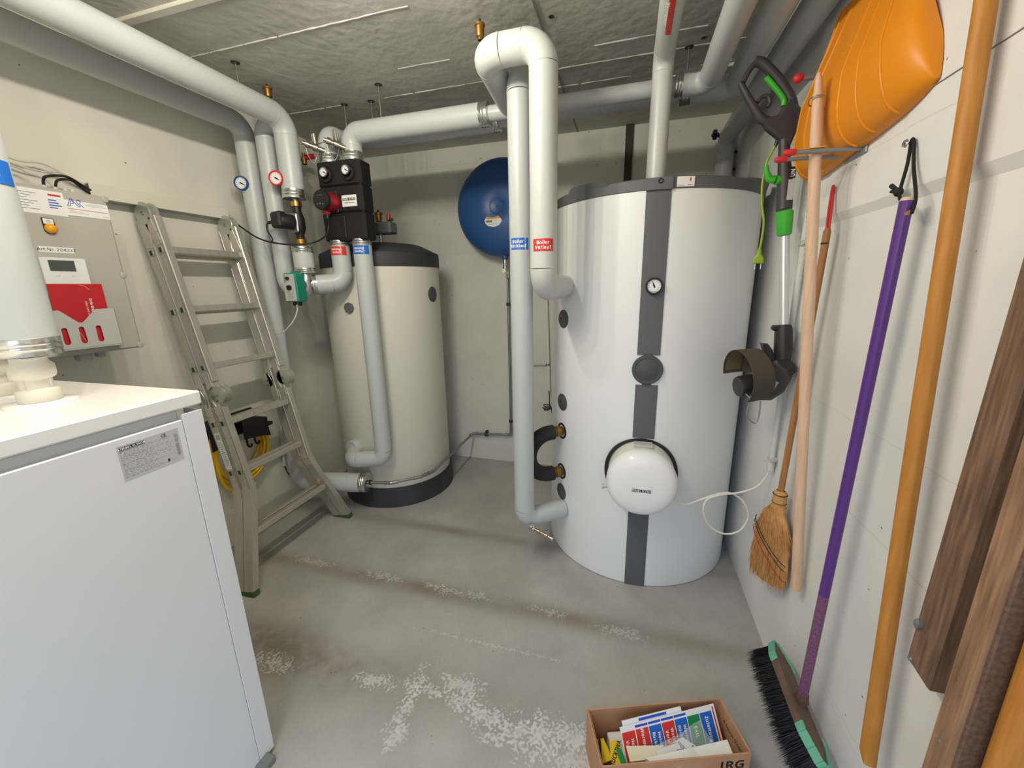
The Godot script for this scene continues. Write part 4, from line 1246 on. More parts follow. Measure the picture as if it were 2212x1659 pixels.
func hose_reel() -> void:
	var t := thing("hose_holder", "black plastic wall holder with two small hooks behind the ladder", "holder", Vector3(-2.2, 0.6, -1.67))
	part(t, "back_plate", mb().bx(Vector3(XL, 0.66, -1.83), Vector3(-2.215, 0.8, -1.49), 0.006), M.black)
	part(t, "saddle", mb().prism([Vector2(1.83, 0.745), Vector2(1.66, 0.8), Vector2(1.5, 0.8), Vector2(1.5, 0.77), Vector2(1.66, 0.768), Vector2(1.83, 0.715)], Vector3(-2.215, 0, 0), Vector3(0, 0, -1), Vector3.UP, 0.1), M.black)
	part(t, "front_plate", mb().prism([Vector2(1.665, 0.78), Vector2(1.8, 0.742), Vector2(1.815, 0.722), Vector2(1.862, 0.706), Vector2(1.862, 0.688), Vector2(1.828, 0.685), Vector2(1.835, 0.622), Vector2(1.78, 0.64), Vector2(1.66, 0.66)], Vector3(-2.12, 0, 0), Vector3(0, 0, -1), Vector3.UP, 0.008, 0.002), M.black)
	part(t, "side_arm", mb().prism([Vector2(1.475, 0.8), Vector2(1.5, 0.8), Vector2(1.505, 0.66), Vector2(1.475, 0.655)], Vector3(-2.13, 0, 0), Vector3(0, 0, -1), Vector3.UP, 0.012, 0.003), M.black)
	for z in [-1.672, -1.724]:
		part(t, "hook", mb().tube(spline([Vector3(-2.116, 0.66, z), Vector3(-2.114, 0.622, z), Vector3(-2.1, 0.612, z), Vector3(-2.085, 0.62, z), Vector3(-2.083, 0.634, z)], 5), 0.006, 8), M.black)
	var h := mb()
	var h2 := mb()
	for k in 6:
		var pts := []
		var rz := 0.158 + 0.006 * (k % 3) - 0.004 * (k / 3)
		var ry := 0.165 + 0.011 * (k % 4)
		for i in 33:
			var a := TAU * i / 32.0
			var y := 0.765 - ry + ry * cos(a)
			pts.append(Vector3(-2.205 + 0.02 * (k % 3) + 0.014 * (k / 3) + 0.008 * sin(a * 2 + k), y, -1.668 - rz * sin(a)))
		(h if k < 5 else h2).tube(pts, 0.0085, 10, false)
	h2.tube(spline([Vector3(-2.15, 0.6, -1.505), Vector3(-2.13, 0.48, -1.495), Vector3(-2.12, 0.4, -1.53), Vector3(-2.115, 0.365, -1.6), Vector3(-2.12, 0.37, -1.68)], 8), 0.0085, 10)
	h.v.append_array(PackedVector3Array())
	var hose := thing("garden_hose", "coiled yellow hose hung on the black wall holder behind the ladder", "hose", Vector3(-2.18, 0.37, -1.67))
	part(hose, "coil", h, M.hose)
	part(hose, "loose_end", h2, M.hose)

func heat_pump() -> void:
	var x1 := -1.075
	var x0 := -1.85
	var z0 := -0.742
	var z1 := 0.4
	var t := thing("heat_pump", "white floor-standing heat pump cabinet with a silver data plate, at the left front", "heat pump", Vector3((x0 + x1) * 0.5, 0, (z0 + z1) * 0.5))
	part(t, "body", mb().bx(Vector3(x0, 0.03, z0 + 0.05), Vector3(x1 - 0.013, 1.213, z1), 0.004), M.white_cab_side)
	part(t, "top_panel", mb().bx(Vector3(x0 - 0.01, 1.214, z0 - 0.005), Vector3(-1.072, 1.25, z1 + 0.01), 0.004), M.white_top)
	part(t, "front_panel", mb().bx(Vector3(x1 - 0.012, 0.018, -0.6912), Vector3(x1, 1.187, z1), 0.0025), M.white_cab)
	var p := part(t, "corner_post", mb().bx(Vector3(x1 - 0.006, 0.012, z0), Vector3(x1 + 0.001, 1.2, -0.6918), 0.001), M.white_cab)
	part(p, "post_side", mb().bx(Vector3(x1 - 0.06, 0.012, z0), Vector3(x1 - 0.004, 1.2, z0 + 0.006), 0.0015), M.white_cab)
	part(t, "base_frame", mb().bx(Vector3(x0 + 0.02, 0.02, z0 + 0.03), Vector3(x1 - 0.04, 0.05, z1 - 0.02)), M.zinc)
	for q in [Vector3(x1 - 0.01, 0, z0 + 0.05), Vector3(x0 + 0.06, 0, z0 + 0.05), Vector3(x1 - 0.03, 0, z1 - 0.05), Vector3(x0 + 0.06, 0, z1 - 0.05)]:
		part(t, "foot", mb().box(q + Vector3(0.0, 0.013, 0), Vector3(0.09, 0.026, 0.05), 0.004), M.zinc)
	# data plate
	var ex := Vector3(0, 0.004, -1).normalized()
	var ey := Vector3.UP
	var o := Vector3(x1 + 0.0005, 1.1285, -0.611)
	var m := mb()
	m.quad(o - ex * 0.064 - ey * 0.0415, o + ex * 0.064 - ey * 0.0415, o + ex * 0.064 + ey * 0.0415, o - ex * 0.064 + ey * 0.0415)
	var dp := part(t, "data_plate", m, M.plate_print)
	part(dp, "logo_band", mb().box(o + Vector3(0.0003, 0.034, 0.036), Vector3(0.0006, 0.0072, 0.05)), M.black_print)
	part(dp, "lettering", flat_text("STIEBEL ELTRON", 0.005, true, o + Vector3(0.0007, 0.034, 0.036), ex, ey, 0.0004), M.white_print)
	part(dp, "mark", flat_text("CE", 0.0065, false, o + Vector3(0.0005, 0.034, -0.03), ex, ey, 0.0004, 1.2), M.black_print)
	part(dp, "mark", mb().box(o + Vector3(0.0003, -0.03, -0.03), Vector3(0.0006, 0.0065, 0.004)), M.black_print)
	# connections on top
	for q in [Vector3(-1.33, 1.25, -0.565), Vector3(-1.515, 1.25, -0.575)]:
		var nz := thing("pipe_connection", ("white plastic hose connection on the cabinet top, nearer the front edge" if q.x > -1.4 else "white plastic hose connection on the cabinet top, farther from the front edge"), "connector", q, "white connections on the cabinet top")
		part(nz, "base_disc", mb().lathe([Vector2(0, 0), Vector2(0.062, 0), Vector2(0.062, 0.004), Vector2(0.058, 0.007), Vector2(0.036, 0.008)], q, Vector3.UP, 40), M.white_top)
		part(nz, "lower_nut", mb().lathe([Vector2(0.034, 0.006), Vector2(0.037, 0.01), Vector2(0.037, 0.034), Vector2(0.034, 0.038), Vector2(0.027, 0.04)], q, Vector3.UP, 32), M.nozzle)
		part(nz, "neck", mb().lathe([Vector2(0.028, 0.036), Vector2(0.028, 0.062)], q, Vector3.UP, 32), M.nozzle)
		for k in 4:
			var a := k * TAU / 4 + 0.5
			part(nz, "rib", mb().box(q + Vector3(sin(a) * 0.028, 0.049, cos(a) * 0.028), Vector3(0.004, 0.024, 0.004)), M.nozzle)
		part(nz, "upper_nut", mb().lathe([Vector2(0.028, 0.06), Vector2(0.035, 0.064), Vector2(0.038, 0.07), Vector2(0.038, 0.092), Vector2(0.03, 0.102), Vector2(0.03, 0.112), Vector2(0, 0.112)], q, Vector3.UP, 32), M.nozzle)
		var pp := thing("cabinet_riser_pipe", ("blue-stickered grey insulated pipe rising from the white cabinet" if q.x > -1.4 else "grey insulated pipe rising from the cabinet behind the blue-stickered one"), "pipe", q + Vector3(0, 0.11, 0), "pipes rising from the white cabinet")
		var b: Vector3 = q + Vector3(0, 0.12, 0)
		pipe_parts(pp, [b, Vector3(q.x, YC - 0.004, q.z)], 0.0585, 0.08, M.pvc)
		collar(pp, b + Vector3(0, 0.017, 0), Vector3.DOWN, 0.0585, 0.04, 0.03)
		if q.x > -1.4:
			pipe_sticker(pp, q, 0.0588, 1.729, 1.777, 90.0, 46.0, M.blue_label, ["Wä"], 0.019, 0.021)

func control_cabinet() -> void:
	var X := -2.0
	var t := thing("control_cabinet", "flat grey control cabinet with stickers and a red brochure pocket on the left wall", "cabinet", Vector3(-2.12, 1.276, -0.92))
	part(t, "body", mb().bx(Vector3(XL, 1.28, -1.188), Vector3(X - 0.022, 1.868, -0.63), 0.004), M.cab_grey)
	var d := part(t, "door", mb().bx(Vector3(X - 0.02, 1.276, -1.196), Vector3(X, 1.872, -0.625), 0.006), M.cab_grey)
	for y in [1.862, 1.573, 1.286]:
		part(d, "door_latch", mb().lathe([Vector2(0.012, -0.02), Vector2(0.012, 0.002), Vector2(0.009, 0.004), Vector2(0, 0.004)], Vector3(X, y, -1.19), Vector3.RIGHT, 16), M.cab_grey)
	part(t, "bottom_connector", mb().bx(Vector3(-2.09, 1.245, -1.05), Vector3(-2.05, 1.279, -1.01), 0.004), M.duct_grey)
	part(t, "bottom_connector", mb().bx(Vector3(-2.09, 1.25, -1.1), Vector3(-2.06, 1.279, -1.075), 0.004), M.duct_grey)
	for z in [-1.068, -1.1, -1.128, -1.15]:
		part(t, "cable_gland", mb().lathe([Vector2(0.008, 0), Vector2(0.009, 0.018), Vector2(0.006, 0.03), Vector2(0, 0.03)], Vector3(-2.1, 1.866, z), Vector3.UP, 10), M.conduit)
	var R := Vector3(0, 0, -1)
	var rect := func(zl: float, zr: float, y0: float, y1: float, off: float, th := 0.0008) -> MB:
		return mb().bx(Vector3(X + off, y0, zr), Vector3(X + off + th, y1, zl))
	# service sheet
	var s := part(t, "service_sheet", rect.call(-0.8, -1.063, 1.779, 1.86, 0.0), M.paper)
	part(s, "sheet_heading", rect.call(-1.021, -1.055, 1.844, 1.85, 0.0008, 0.0004), M.red_print)
	var pm := mb()
	for k in 7:
		var y := 1.845 - k * 0.0088
		pm.bx(Vector3(X + 0.0008, y, -0.99 + 0.012 * (k % 3)), Vector3(X + 0.0012, y + 0.0018, -0.85))
	part(s, "sheet_print", pm, M.grey_print)
	pm = mb()
	for k in 4:
		var y := 1.828 - k * 0.0085
		pm.bx(Vector3(X + 0.0008, y, -1.02 - 0.02 - 0.006 * (k % 3)), Vector3(X + 0.0012, y + 0.0035, -1.018))
	part(s, "sheet_handwriting", pm, M.blue_print)
	# card with the double-line logo
	var c := part(t, "business_card", rect.call(-1.062, -1.192, 1.786, 1.839, 0.0006), M.paper)
	ak_logo(c, Vector3(X + 0.0015, 1.8185, -1.069), R, Vector3.UP, 0.026, 0.0011)
	part(c, "red_rule", rect.call(-1.068, -1.188, 1.8085, 1.8102, 0.0014, 0.0004), M.red_print)
	pm = mb()
	for q in [[1.832, -1.125, -1.18], [1.8265, -1.122, -1.184], [1.8, -1.07, -1.11], [1.7955, -1.07, -1.125], [1.793, -1.17, -1.186]]:
		pm.bx(Vector3(X + 0.0014, q[0], q[2]), Vector3(X + 0.0018, q[0] + 0.0016, q[1]))
	part(c, "card_print", pm, M.cab_grey)
	# warning light
	var b := part(t, "signal_light_plate", mb().prism([Vector2(0.985, 1.766), Vector2(1.017, 1.766), Vector2(1.018, 1.745), Vector2(1.018, 1.722), Vector2(1.01, 1.714), Vector2(0.994, 1.714), Vector2(0.986, 1.722)], Vector3(X, 0, 0), R, Vector3.UP, 0.004), M.black)
	part(b, "button_label", mb().bx(Vector3(X + 0.004, 1.746, -1.015), Vector3(X + 0.0045, 1.764, -0.9875)), M.paper)
	part(b, "button_print", mb().bx(Vector3(X + 0.0045, 1.752, -1.009), Vector3(X + 0.0048, 1.7535, -0.993)).bx(Vector3(X + 0.0045, 1.757, -1.006), Vector3(X + 0.0048, 1.7583, -0.996)), M.grey_print)
	part(b, "amber_lens", mb().lathe([Vector2(0.0165, 0.004), Vector2(0.016, 0.012), Vector2(0.012, 0.018), Vector2(0.006, 0.0205), Vector2(0, 0.021)], Vector3(X, 1.731, -1.002), Vector3.RIGHT, 24), M.amber)
	var a := part(t, "number_label", rect.call(-0.957, -1.053, 1.649, 1.669, 0.0), M.paper)
	part(a, "lettering", flat_text("Art.Nr. 204337", 0.0098, false, Vector3(X + 0.0009, 1.659, -1.005), R, Vector3.UP, 0.0004, 1.18), M.black_print)
	var u := part(t, "display_unit", mb().bx(Vector3(X, 1.5, -1.073), Vector3(X + 0.012, 1.631, -0.947), 0.002), M.white_cab)
	part(u, "display", mb().bx(Vector3(X + 0.0115, 1.584, -1.038), Vector3(X + 0.0125, 1.622, -0.966)), M.lcd)
	part(u, "display_print", mb().bx(Vector3(X + 0.012, 1.566, -0.99), Vector3(X + 0.0123, 1.5675, -0.978)).bx(Vector3(X + 0.012, 1.566, -1.03), Vector3(X + 0.0123, 1.5675, -1.02)), M.cab_grey)
	# brochure in its holder
	var br := thing("brochure", "red glossy brochure standing in the grey holder on the control cabinet", "brochure", Vector3(-1.985, 1.32, -1.02))
	part(br, "cover", mb().bx(Vector3(-1.986, 1.308, -1.1), Vector3(-1.981, 1.539, -0.942), 0.001), M.brochure)
	part(br, "lettering", flat_text("Info-Mappe", 0.0085, true, Vector3(-1.9805, 1.452, -1.053), Vector3.DOWN, R, 0.0004), M.white_print)
	part(br, "lettering", flat_text("Alles rund um", 0.0065, false, Vector3(-1.9805, 1.447, -1.038), Vector3.DOWN, R, 0.0004), M.white_print)
	part(br, "line_art", mb().tube(spline([Vector3(-1.981, 1.536, -1.03), Vector3(-1.981, 1.53, -1.045), Vector3(-1.981, 1.517, -1.058)], 5), 0.0007, 5), M.paper_cream)
	part(br, "line_art", mb().tube(spline([Vector3(-1.981, 1.375, -0.99), Vector3(-1.981, 1.35, -1.0), Vector3(-1.981, 1.325, -1.008)], 5), 0.0007, 5), M.paper_cream)
	var h := thing("brochure_holder", "grey metal leaflet holder with three slots on the control cabinet door", "holder", Vector3(-1.985, 1.3, -1.02))
	var top := [Vector2(0.925, 1.446), Vector2(0.95, 1.446), Vector2(0.997, 1.399), Vector2(1.009, 1.398), Vector2(1.056, 1.445), Vector2(1.116, 1.445)]
	var sl := [0.951, 1.0, 1.051]
	var edge := [0.925, 0.951, 1.0, 1.051, 1.116]
	var y0 := 1.304
	var top_y := func(x: float) -> float:
		for i in top.size() - 1:
			if x <= top[i + 1].x:
				return lerpf(top[i].y, top[i + 1].y, (x - top[i].x) / (top[i + 1].x - top[i].x))
		return top[-1].y
	for i in 4:
		var xa: float = edge[i]
		var xb: float = edge[i + 1]
		var poly := [Vector2(xa, y0), Vector2(xb, y0)]
		if i < 3:
			for k in 7:
				var g := PI * k / 6.0
				poly.append(Vector2(xb - 0.0095 * sin(g), (1.3295 if k < 4 else 1.3735) - 0.0095 * cos(g)))
		poly.append(Vector2(xb, top_y.call(xb)))
		for k in range(top.size() - 1, -1, -1):
			if top[k].x > xa + 0.0005 and top[k].x < xb - 0.0005:
				poly.append(top[k])
		poly.append(Vector2(xa, top_y.call(xa)))
		if i > 0:
			for k in range(6, -1, -1):
				var g := PI * k / 6.0
				poly.append(Vector2(xa + 0.0095 * sin(g), (1.3295 if k < 4 else 1.3735) - 0.0095 * cos(g)))
		part(h, "front_plate", mb().prism(poly, Vector3(-1.9755, 0, 0), R, Vector3.UP, 0.0015), M.cab_light)
	part(h, "bottom_tray", mb().bx(Vector3(-2.0, 1.3, -1.116), Vector3(-1.974, 1.305, -0.925)), M.cab_light)
	part(h, "side_plate", mb().bx(Vector3(-2.0, 1.3, -1.1165), Vector3(-1.974, 1.445, -1.115)), M.cab_light)
	part(h, "side_plate", mb().bx(Vector3(-2.0, 1.3, -0.926), Vector3(-1.974, 1.445, -0.9245)), M.cab_light)

# outlined double-stroke letters A and R as on the installer's card
func ak_logo(t: Node, o: Vector3, ex: Vector3, ey: Vector3, h: float, w: float) -> void:
	var P := func(x: float, y: float) -> Vector3: return o + (ex * x + ey * y) * h
	for l in [[[0.0, 0.0], [0.42, 1.0], [0.58, 1.0], [1.18, 0.05], [1.32, 0.02], [1.42, 0.12], [1.1, 0.62], [1.14, 0.86], [1.3, 0.98], [1.5, 0.9], [1.55, 0.72], [1.36, 0.5], [1.78, 0.0]], [[0.0, 0.0], [0.14, -0.04], [0.28, 0.02], [0.4, 0.36], [0.62, 0.36], [0.74, 0.5], [0.58, 0.78], [0.5, 0.72], [0.36, 0.4]]]:
		var pts := []
		for q in l:
			pts.append(P.call(q[0], q[1]))
		part(t, "logo_line", mb().tube(pts, w, 5), M.blue_print)

func cables() -> void:
	var ch := thing("cable_channel", "painted cable channel along the left wall between control cabinet and ladder top", "cable duct", Vector3(-2.2, 1.893, -1.55))
	part(ch, "front_cover", mb().bx(Vector3(-2.178, 1.893, -1.862), Vector3(-2.174, 1.951, -1.25), 0.001), M.wall_duct)
	part(ch, "bottom", mb().bx(Vector3(XL, 1.893, -1.862), Vector3(-2.176, 1.897, -1.25)), M.duct_grey)
	part(ch, "top", mb().bx(Vector3(XL, 1.947, -1.862), Vector3(-2.176, 1.951, -1.25)), M.wall_duct)
	var i := 0
	for l in [[Vector3(-2.2, 1.998, -0.9), Vector3(-2.2, 1.992, -1.032), Vector3(-2.2, 1.987, -1.072), Vector3(-2.2, 1.994, -1.128), Vector3(-2.2, 1.98, -1.173), Vector3(-2.2, 1.954, -1.218), Vector3(-2.205, 1.935, -1.3)],
		[Vector3(-2.2, 1.985, -0.9), Vector3(-2.2, 1.976, -1.035), Vector3(-2.2, 1.966, -1.085), Vector3(-2.2, 1.965, -1.14), Vector3(-2.2, 1.972, -1.181), Vector3(-2.215, 1.93, -1.3)],
		[Vector3(-2.19, 1.975, -0.9), Vector3(-2.19, 1.962, -1.04), Vector3(-2.19, 1.948, -1.08), Vector3(-2.15, 1.93, -1.1), Vector3(-2.1, 1.89, -1.1)]]:
		solo("wall_cable", ["thin grey cable, topmost of three running along the left wall into the channel", "thin grey cable, middle one of three running along the left wall into the channel", "thin grey cable dipping to the top of the control cabinet"][i], "cable", mb().tube(spline(l, 6), 0.0035, 8), M.cable_grey)
		i += 1
	solo("black_cable", "thick black cable arching highest from the control cabinet top into the channel", "cable", mb().tube(spline([Vector3(-2.1, 1.885, -1.068), Vector3(-2.12, 1.925, -1.085), Vector3(-2.15, 1.944, -1.122), Vector3(-2.15, 1.951, -1.152), Vector3(-2.15, 1.949, -1.181), Vector3(-2.17, 1.925, -1.238), Vector3(-2.205, 1.918, -1.3)], 6), 0.0048, 8), M.cable_black)
	solo("black_cable", "thick black cable arching lower from the control cabinet top into the channel", "cable", mb().tube(spline([Vector3(-2.1, 1.885, -1.1), Vector3(-2.12, 1.918, -1.118), Vector3(-2.15, 1.937, -1.15), Vector3(-2.15, 1.94, -1.185), Vector3(-2.175, 1.913, -1.237), Vector3(-2.21, 1.908, -1.3)], 6), 0.0045, 8), M.cable_black)
	var bc := thing("pump_cable", "long black cable sagging from the wall channel to the red pump, with a branch", "cable", Vector3(-1.85, 1.74, -1.86))
	part(bc, "main_cable", mb().tube(spline([Vector3(-2.21, 1.922, -1.83), Vector3(-2.18, 1.905, -1.862), Vector3(-2.099, 1.85, -1.86), Vector3(-1.998, 1.789, -1.86), Vector3(-1.892, 1.757, -1.86), Vector3(-1.78, 1.744, -1.895), Vector3(-1.695, 1.758, -1.95), Vector3(-1.625, 1.79, -1.96), Vector3(-1.606, 1.84, -1.97), Vector3(-1.622, 1.885, -1.995)], 8), 0.0045, 8), M.cable_black)
	part(bc, "branch_cable", mb().tube(spline([Vector3(-1.895, 1.858, -1.862), Vector3(-1.915, 1.852, -1.86), Vector3(-1.918, 1.82, -1.86), Vector3(-1.892, 1.775, -1.86), Vector3(-1.908, 1.757, -1.858)], 8), 0.0038, 8), M.cable_black)
	solo("actuator_cable", "thin white cable hanging from the green actuator towards the left wall", "cable", mb().tube(spline([Vector3(-1.825, 1.42, -1.893), Vector3(-1.826, 1.39, -1.892), Vector3(-1.85, 1.345, -1.89), Vector3(-1.9, 1.296, -1.89), Vector3(-1.99, 1.255, -1.9), Vector3(-2.232, 1.25, -1.92)], 8), 0.0036, 8), M.cable_white)
	var lc := thing("low_conduit", "short grey conduit with loose black cable end behind the ladder", "conduit", Vector3(-2.22, 0.3, -1.99))
	part(lc, "tube", mb().tube([Vector3(-2.222, 0.62, -2.02), Vector3(-2.222, 0.33, -1.99)], 0.011, 12), M.conduit)
	part(lc, "cable_end", mb().tube(spline([Vector3(-2.222, 0.335, -1.99), Vector3(-2.2, 0.29, -1.985), Vector3(-2.19, 0.25, -2.0), Vector3(-2.19, 0.235, -2.03)], 6), 0.004, 8), M.cable_black)
	# white conduit and coil beside the large tank
	var wc := thing("wall_conduit", "thin cream conduit on the back wall left of the large tank", "conduit", Vector3(-0.6, 0.66, -3.09))
	part(wc, "tube", mb().tube([Vector3(-0.617, 1.7, -3.09), Vector3(-0.585, 0.66, -3.09)], 0.0125, 14), M.cable_white)
	part(wc, "clip", mb().lathe([Vector2(0.013, -0.008), Vector2(0.017, -0.007), Vector2(0.017, 0.007), Vector2(0.013, 0.008)], Vector3(-0.595, 0.883, -3.09), Vector3.UP, 14).tube([Vector3(-0.6, 0.88, -3.09), Vector3(-0.72, 0.874, -3.09)], 0.004, 8), M.steel)
	var cc := thing("cable_coil", "small coil of thin black cable tied like a bow left of the large tank", "cable", Vector3(-0.54, 0.5, -2.95))
	var k0 := Vector3(-0.535, 0.575, -2.92)
	part(cc, "lead", mb().tube(spline([Vector3(-0.587, 0.67, -3.09), Vector3(-0.565, 0.64, -3.0), Vector3(-0.55, 0.6, -2.93), k0], 6), 0.004, 8), M.cable_black)
	var lm := mb()
	for q in [[Vector3(-0.06, 0.02, 0), 0.016], [Vector3(-0.065, 0.0, 0.01), 0.014], [Vector3(-0.055, -0.012, 0.015), 0.012], [Vector3(0.055, 0.01, 0), 0.016], [Vector3(0.065, -0.01, 0.01), 0.018], [Vector3(0.055, -0.055, 0.01), 0.024], [Vector3(0.06, 0.015, -0.01), 0.014]]:
		var dv: Vector3 = q[0]
		var sd := dv.cross(Vector3.BACK).normalized() * float(q[1])
		lm.tube(spline([k0, k0 + dv * 0.5 + sd, k0 + dv, k0 + dv * 0.5 - sd, k0], 6), 0.0036, 7)
	part(cc, "loops", lm, M.cable_black)
	# heater cable
	solo("heater_cable", "white heater cable with a round loop between the domed heater and the right wall conduit", "cable", mb().tube(spline([Vector3(0.235, 0.553, -1.74), Vector3(0.29, 0.54, -1.74), Vector3(0.345, 0.56, -1.755), Vector3(0.42, 0.592, -1.77), Vector3(0.475, 0.6, -1.775), Vector3(0.525, 0.565, -1.77), Vector3(0.548, 0.5, -1.765), Vector3(0.52, 0.432, -1.76), Vector3(0.46, 0.41, -1.755), Vector3(0.4, 0.44, -1.75), Vector3(0.365, 0.51, -1.745), Vector3(0.375, 0.565, -1.755), Vector3(0.43, 0.595, -1.76), Vector3(0.5, 0.612, -1.765), Vector3(0.56, 0.645, -1.765), Vector3(0.592, 0.7, -1.76), Vector3(0.6, 0.75, -1.757)], 8), 0.0045, 8), M.cable_white)
	var rc := thing("wall_conduit", "grey vertical conduit with two clips on the right wall behind the tools", "conduit", Vector3(0.6, 0.73, -1.757))
	part(rc, "tube", mb().tube([Vector3(0.602, 1.9, -1.757), Vector3(0.602, 0.74, -1.757)], 0.0105, 14), M.conduit)
	part(rc, "end_sleeve", mb().tube([Vector3(0.602, 0.785, -1.757), Vector3(0.602, 0.735, -1.757)], 0.0135, 14), M.conduit)
	for y in [1.63, 0.785]:
		part(rc, "clip", mb().box(Vector3(0.604, y, -1.757), Vector3(0.03, 0.02, 0.034), 0.004).tube([Vector3(0.6, y, -1.735), Vector3(0.59, y, -1.73)], 0.006, 10), M.cab_light)

const RIBS := [-0.95, -0.8, -0.5, 0.1, 0.38, 0.68]

func shovel_point(th: float, ph: float, y_up: float, off: float) -> Vector3:
	var e := 0.5
	var st := pow(absf(sin(th)), e) * signf(sin(th))
	var ct := pow(absf(cos(th)), e)
	var sp := sin(ph)
	var cp := pow(cos(ph), 0.85)
	var z0 := -1.46 + 0.3 * st
	var rim := 1.85 + (z0 + 1.46) * 0.1 + 0.025 * pow(absf(st), 5.0)
	var y := rim + 0.12 * (1.0 - sp) if ph > 0.0 else rim + 0.12 + y_up
	var hw := (0.29 if st > 0.0 else 0.315) - 0.12 * smoothstep(1.9, 2.26, y)
	var z := -1.46 + hw * st
	var xb := 0.52 + 0.02 * st + 0.28 * maxf(0.0, y - 2.04)
	var dep := maxf(0.01, (0.6 - xb) * (1.0 - clampf((y - 2.0) / 0.3, 0.0, 1.0) * 0.6))
	return Vector3(minf(xb + dep * (1.0 - ct * cp) + off, 0.604), y, z)

func shovel() -> void:
	var t := thing("snow_shovel", "orange plastic snow shovel with ribbed blade hung blade up on two red-tipped wall hooks", "shovel", Vector3(0.56, 0.49, -1.4))
	var outer := []
	var inner := []
	for i in 26:
		var ph := PI * 0.5 * (1.0 - i / 9.0) if i < 10 else 0.0
		var up := 0.0 if i < 10 else (i - 9) * 0.02
		var r1 := PackedVector3Array()
		var r2 := PackedVector3Array()
		for j in 49:
			var th := (j / 48.0 - 0.5) * PI
			r1.append(shovel_point(th, maxf(ph, 0.0), up, 0.0))
			r2.append(shovel_point(th, maxf(ph, 0.0), up, 0.004))
		outer.append(r1)
		inner.append(r2)
	var m := mb().grid(outer, true)
	m.grid(inner, false)
	# lip closing the two skins
	m.grid([outer[25], inner[25]])
	var bl := part(t, "blade", m, M.shovel)
	for s in RIBS:
		var th := asin(pow(absf(s), 1.0 / 0.5)) * signf(s)
		var pts := []
		for i in 26:
			var ph := PI * 0.5 * (1.0 - i / 9.0) if i < 10 else 0.0
			var up := 0.0 if i < 10 else (i - 9) * 0.02
			if i < 1:
				continue
			pts.append(shovel_point(th, maxf(ph, 0.0), up, 0.0006))
		part(bl, "rib", mb().tube(pts, 0.0042, 8), M.shovel)
	var a := Vector3(0.485, 2.065, -1.485)
	var b := Vector3(0.592, 0.49, -1.355)
	var hd := (b - a).normalized()
	var hp := [a, a + hd * 0.02, a + hd * 0.08, a + hd * 0.16]
	var rr := [0.004, 0.009, 0.0135, 0.0155]
	for k in 12:
		hp.append(a.lerp(b, 0.12 + 0.88 * k / 11.0))
		rr.append(0.0155)
	hp.append(b + hd * 0.004)
	rr.append(0.0135)
	part(t, "handle", mb().tube(hp, rr, 20), M.wood_pale)
	for q in [0.068, 0.205]:
		var c: Vector3 = a + hd * q
		part(t, "staple", mb().tube(spline([c + Vector3(0.012, 0.0, 0.019), c + Vector3(-0.012, 0.004, 0.017), c + Vector3(-0.021, 0.0, -0.002), c + Vector3(-0.012, -0.008, -0.02), c + Vector3(0.012, -0.01, -0.021)], 6), 0.0019, 8), M.steel)
	var pm := mb()
	for k in 14:
		var c := a + hd * (0.3 + 0.016 * k + (0.03 if k > 6 else 0.0))
		var q := (Vector3(-0.7, 0, -0.72)).normalized()
		pm.box(c + q * 0.0155, Vector3(0.003, 0.007 + 0.004 * (k % 3), 0.003))
	part(t, "handle_print", pm, M.black_print)
	var h := thing("tool_hook", "double grey wall hook with red rubber tips holding the orange shovel", "hook", Vector3(0.6, 1.85, -1.48))
	part(h, "wall_plate", mb().bx(Vector3(0.6, 1.835, -1.54), Vector3(0.606, 1.87, -1.42), 0.002), M.rod_grey)
	for z in [-1.444, -1.514]:
		part(h, "prong", mb().tube([Vector3(0.604, 1.851, z), Vector3(0.44, 1.857, z)], 0.0062, 12), M.rod_grey)
		part(h, "red_tip", mb().lathe([Vector2(0.0085, 0), Vector2(0.0092, 0.01), Vector2(0.009, 0.026), Vector2(0.006, 0.031), Vector2(0, 0.032)], Vector3(0.441, 1.857, z), Vector3(-1, 0.036, 0), 16), M.cap_red)
	part(h, "sticker", mb().box(Vector3(0.488, 1.863, -1.4445), Vector3(0.05, 0.002, 0.012), 0.0005, Basis(Vector3.BACK, 0.03)), M.hose)
	var k2 := thing("tool_hook", "red knobbed hook tip peeping out from behind the top left of the orange shovel", "hook", Vector3(0.55, 2.14, -1.72))
	part(k2, "prong", mb().tube([Vector3(0.604, 2.14, -1.72), Vector3(0.515, 2.146, -1.72)], 0.008, 12), M.rod_grey)
	part(k2, "red_tip", mb().ball(Vector3(0.505, 2.147, -1.72), Vector3(0.017, 0.014, 0.014)), M.cap_red)
	# red hanging loop and straw broom handle end behind the shovel handle are in brooms()

